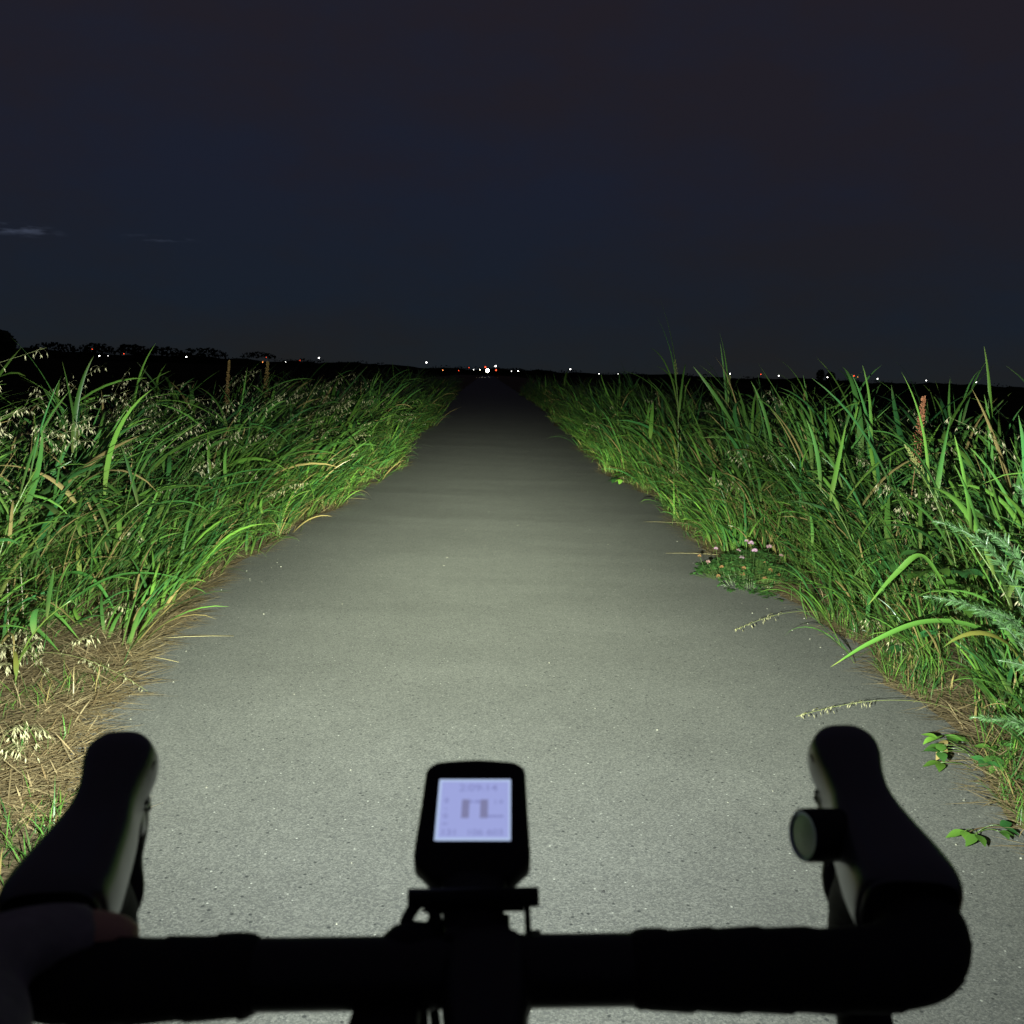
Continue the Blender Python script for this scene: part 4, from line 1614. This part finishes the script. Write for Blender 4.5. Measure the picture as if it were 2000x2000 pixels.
# ------------------------------------------------------------------ round bell strapped to the hood
bell = empty('bicycle_bell', (0, 0, 0))
ax = Vector((-.93, -.26, .12)).normalized()
bell.matrix_world = Matrix.Translation(bike_world((.1785, .073, .0320))) @ Matrix.Rotation(-R(2.0), 4, 'Y') @ ax.to_track_quat('Z', 'Y').to_matrix().to_4x4()
tag(bell, 'round black bell with grey face strapped to the brake hood', 'bell')


def lathe(prof, segs=28):
    V, F = [], []
    for (r, z) in prof:
        for k in range(segs):
            a = 2 * math.pi * k / segs
            V.append((r * math.cos(a), r * math.sin(a), z))
    for i in range(len(prof) - 1):
        for k in range(segs):
            F.append((i * segs + k, i * segs + (k + 1) % segs, (i + 1) * segs + (k + 1) % segs, (i + 1) * segs + k))
    return np.array(V), np.array(F)


Geo().add(*lathe([(.001, -.031), (.0115, -.031), (.0140, -.024), (.0143, -.004), (.0143, .003), (.0138, .0052), (.0130, .0058), (.0122, .0052), (.0116, .0046)])).build('body', MAT['plastic'], bell)
Geo().add(*lathe([(.0124, .0061), (.0128, .0057), (.0126, .005), (.0116, .0045), (.0112, .0052), (.0118, .0060), (.0124, .0061)])).build('rim', MAT['bell_face'], bell)
Geo().add(*lathe([(.0112, .0049), (.006, .0053), (.0004, .0054)])).build('face', MAT['bell_face'], bell)
sp = Geo().add(*ring(0, 0, .0215, .0028, 40, 8))
so = sp.build('strap', MAT['plastic'], bell)
so.matrix_world = Matrix.Translation(bike_world((.2148, .083, .0315))) @ Matrix.Rotation(R(-24), 4, 'X') @ Matrix.Rotation(R(90), 4, 'Z') @ Matrix.Diagonal((2.6, 1, 1, 1))
so.parent = bell
so.matrix_parent_inverse = bell.matrix_world.inverted()


# ------------------------------------------------------------------ the rider's gloved hand and arm
def flesh(chains, vox, name, mat, parent):
    G = Geo()
    for ch in chains:
        rows = [(c[0], c[1], c[2], c[3], c[3] if len(c) < 5 else c[4]) for c in ch]
        V, F = loft(rows, max(8, len(rows) * 5), 14, (0.05, 0.12, 1))
        G.add(V, F)
    o = G.build(name, mat, parent)
    m = o.modifiers.new('remesh', 'REMESH')
    m.mode = 'VOXEL'
    m.voxel_size = vox
    m.use_smooth_shade = True
    s = o.modifiers.new('smooth', 'SMOOTH')
    s.factor = .5
    s.iterations = 4
    return o


def hb_(x, y, z, *r):
    w = bike_world((x, y, z))
    return (w.x, w.y, w.z, *r)


wrist = hb_(-.205, -.100, .020, .030, .023)
# thumb lies across the ramp, pointing at the stem
thumb = [hb_(-.236, -.060, .020, .019), hb_(-.222, -.028, .025, .0160), hb_(-.206, -.006, .0235, .0132), hb_(-.189, .006, .0185, .0116), hb_(-.176, .012, .0130, .0102), hb_(-.1685, .014, .0100, .006)]
palm = [wrist, hb_(-.224, -.068, .018, .036, .022), hb_(-.246, -.034, .014, .038, .018), hb_(-.264, -.008, .006, .036, .0145), hb_(-.270, .003, .000, .028, .010)]


def finger(x0, y0, z0, L, curl):
    """fingers run forward and outwards over the ramp and curl down round the hood"""
    p = [(x0, y0, z0, .0105), (x0 - .012, y0 + L * .34, z0 - .008, .0098), (x0 - .016, y0 + L * .55, z0 - .026 * curl, .0090),
         (x0 - .010, y0 + L * .62, z0 - .048 * curl, .0083), (x0 + .004, y0 + L * .58, z0 - .062 * curl, .0070)]
    return [hb_(*q[:3], q[3]) for q in p]


fingers = [finger(-.256, .008, .000, .070, 1.0), finger(-.270, .000, -.003, .072, 1.05), finger(-.286, -.010, -.008, .066, 1.0), finger(-.298, -.022, -.014, .056, .95)]
arm = [(-.30, -.20, 1.33, .052), (-.345, -.06, 1.17, .046), (-.36, .07, 1.055, .042), (-.30, .20, 1.02, .037), (-.235, .315, 1.0, .029), wrist[:3] + (.026,), hb_(-.224, -.068, .018, .024)]
person = flesh([arm, palm, thumb] + fingers, .0035, 'person', MAT['skin'], None)
tag(person, 'rider with a fingerless glove, bare thumb resting across the bar', 'person')


def fat(ch, d, a, z):
    return [c[:3] + tuple(v + d for v in c[3:]) for c in ch[a:z]]


gl = flesh([fat(palm, .0025, 0, 5), fat(thumb, .0022, 0, 4)] + [fat(f_, .002, 0, 2) for f_ in fingers], .0035, 'glove', MAT['glove'], person)
sl = flesh([fat(arm, .007, 0, 5)], .006, 'sleeve', MAT['sleeve'], person)
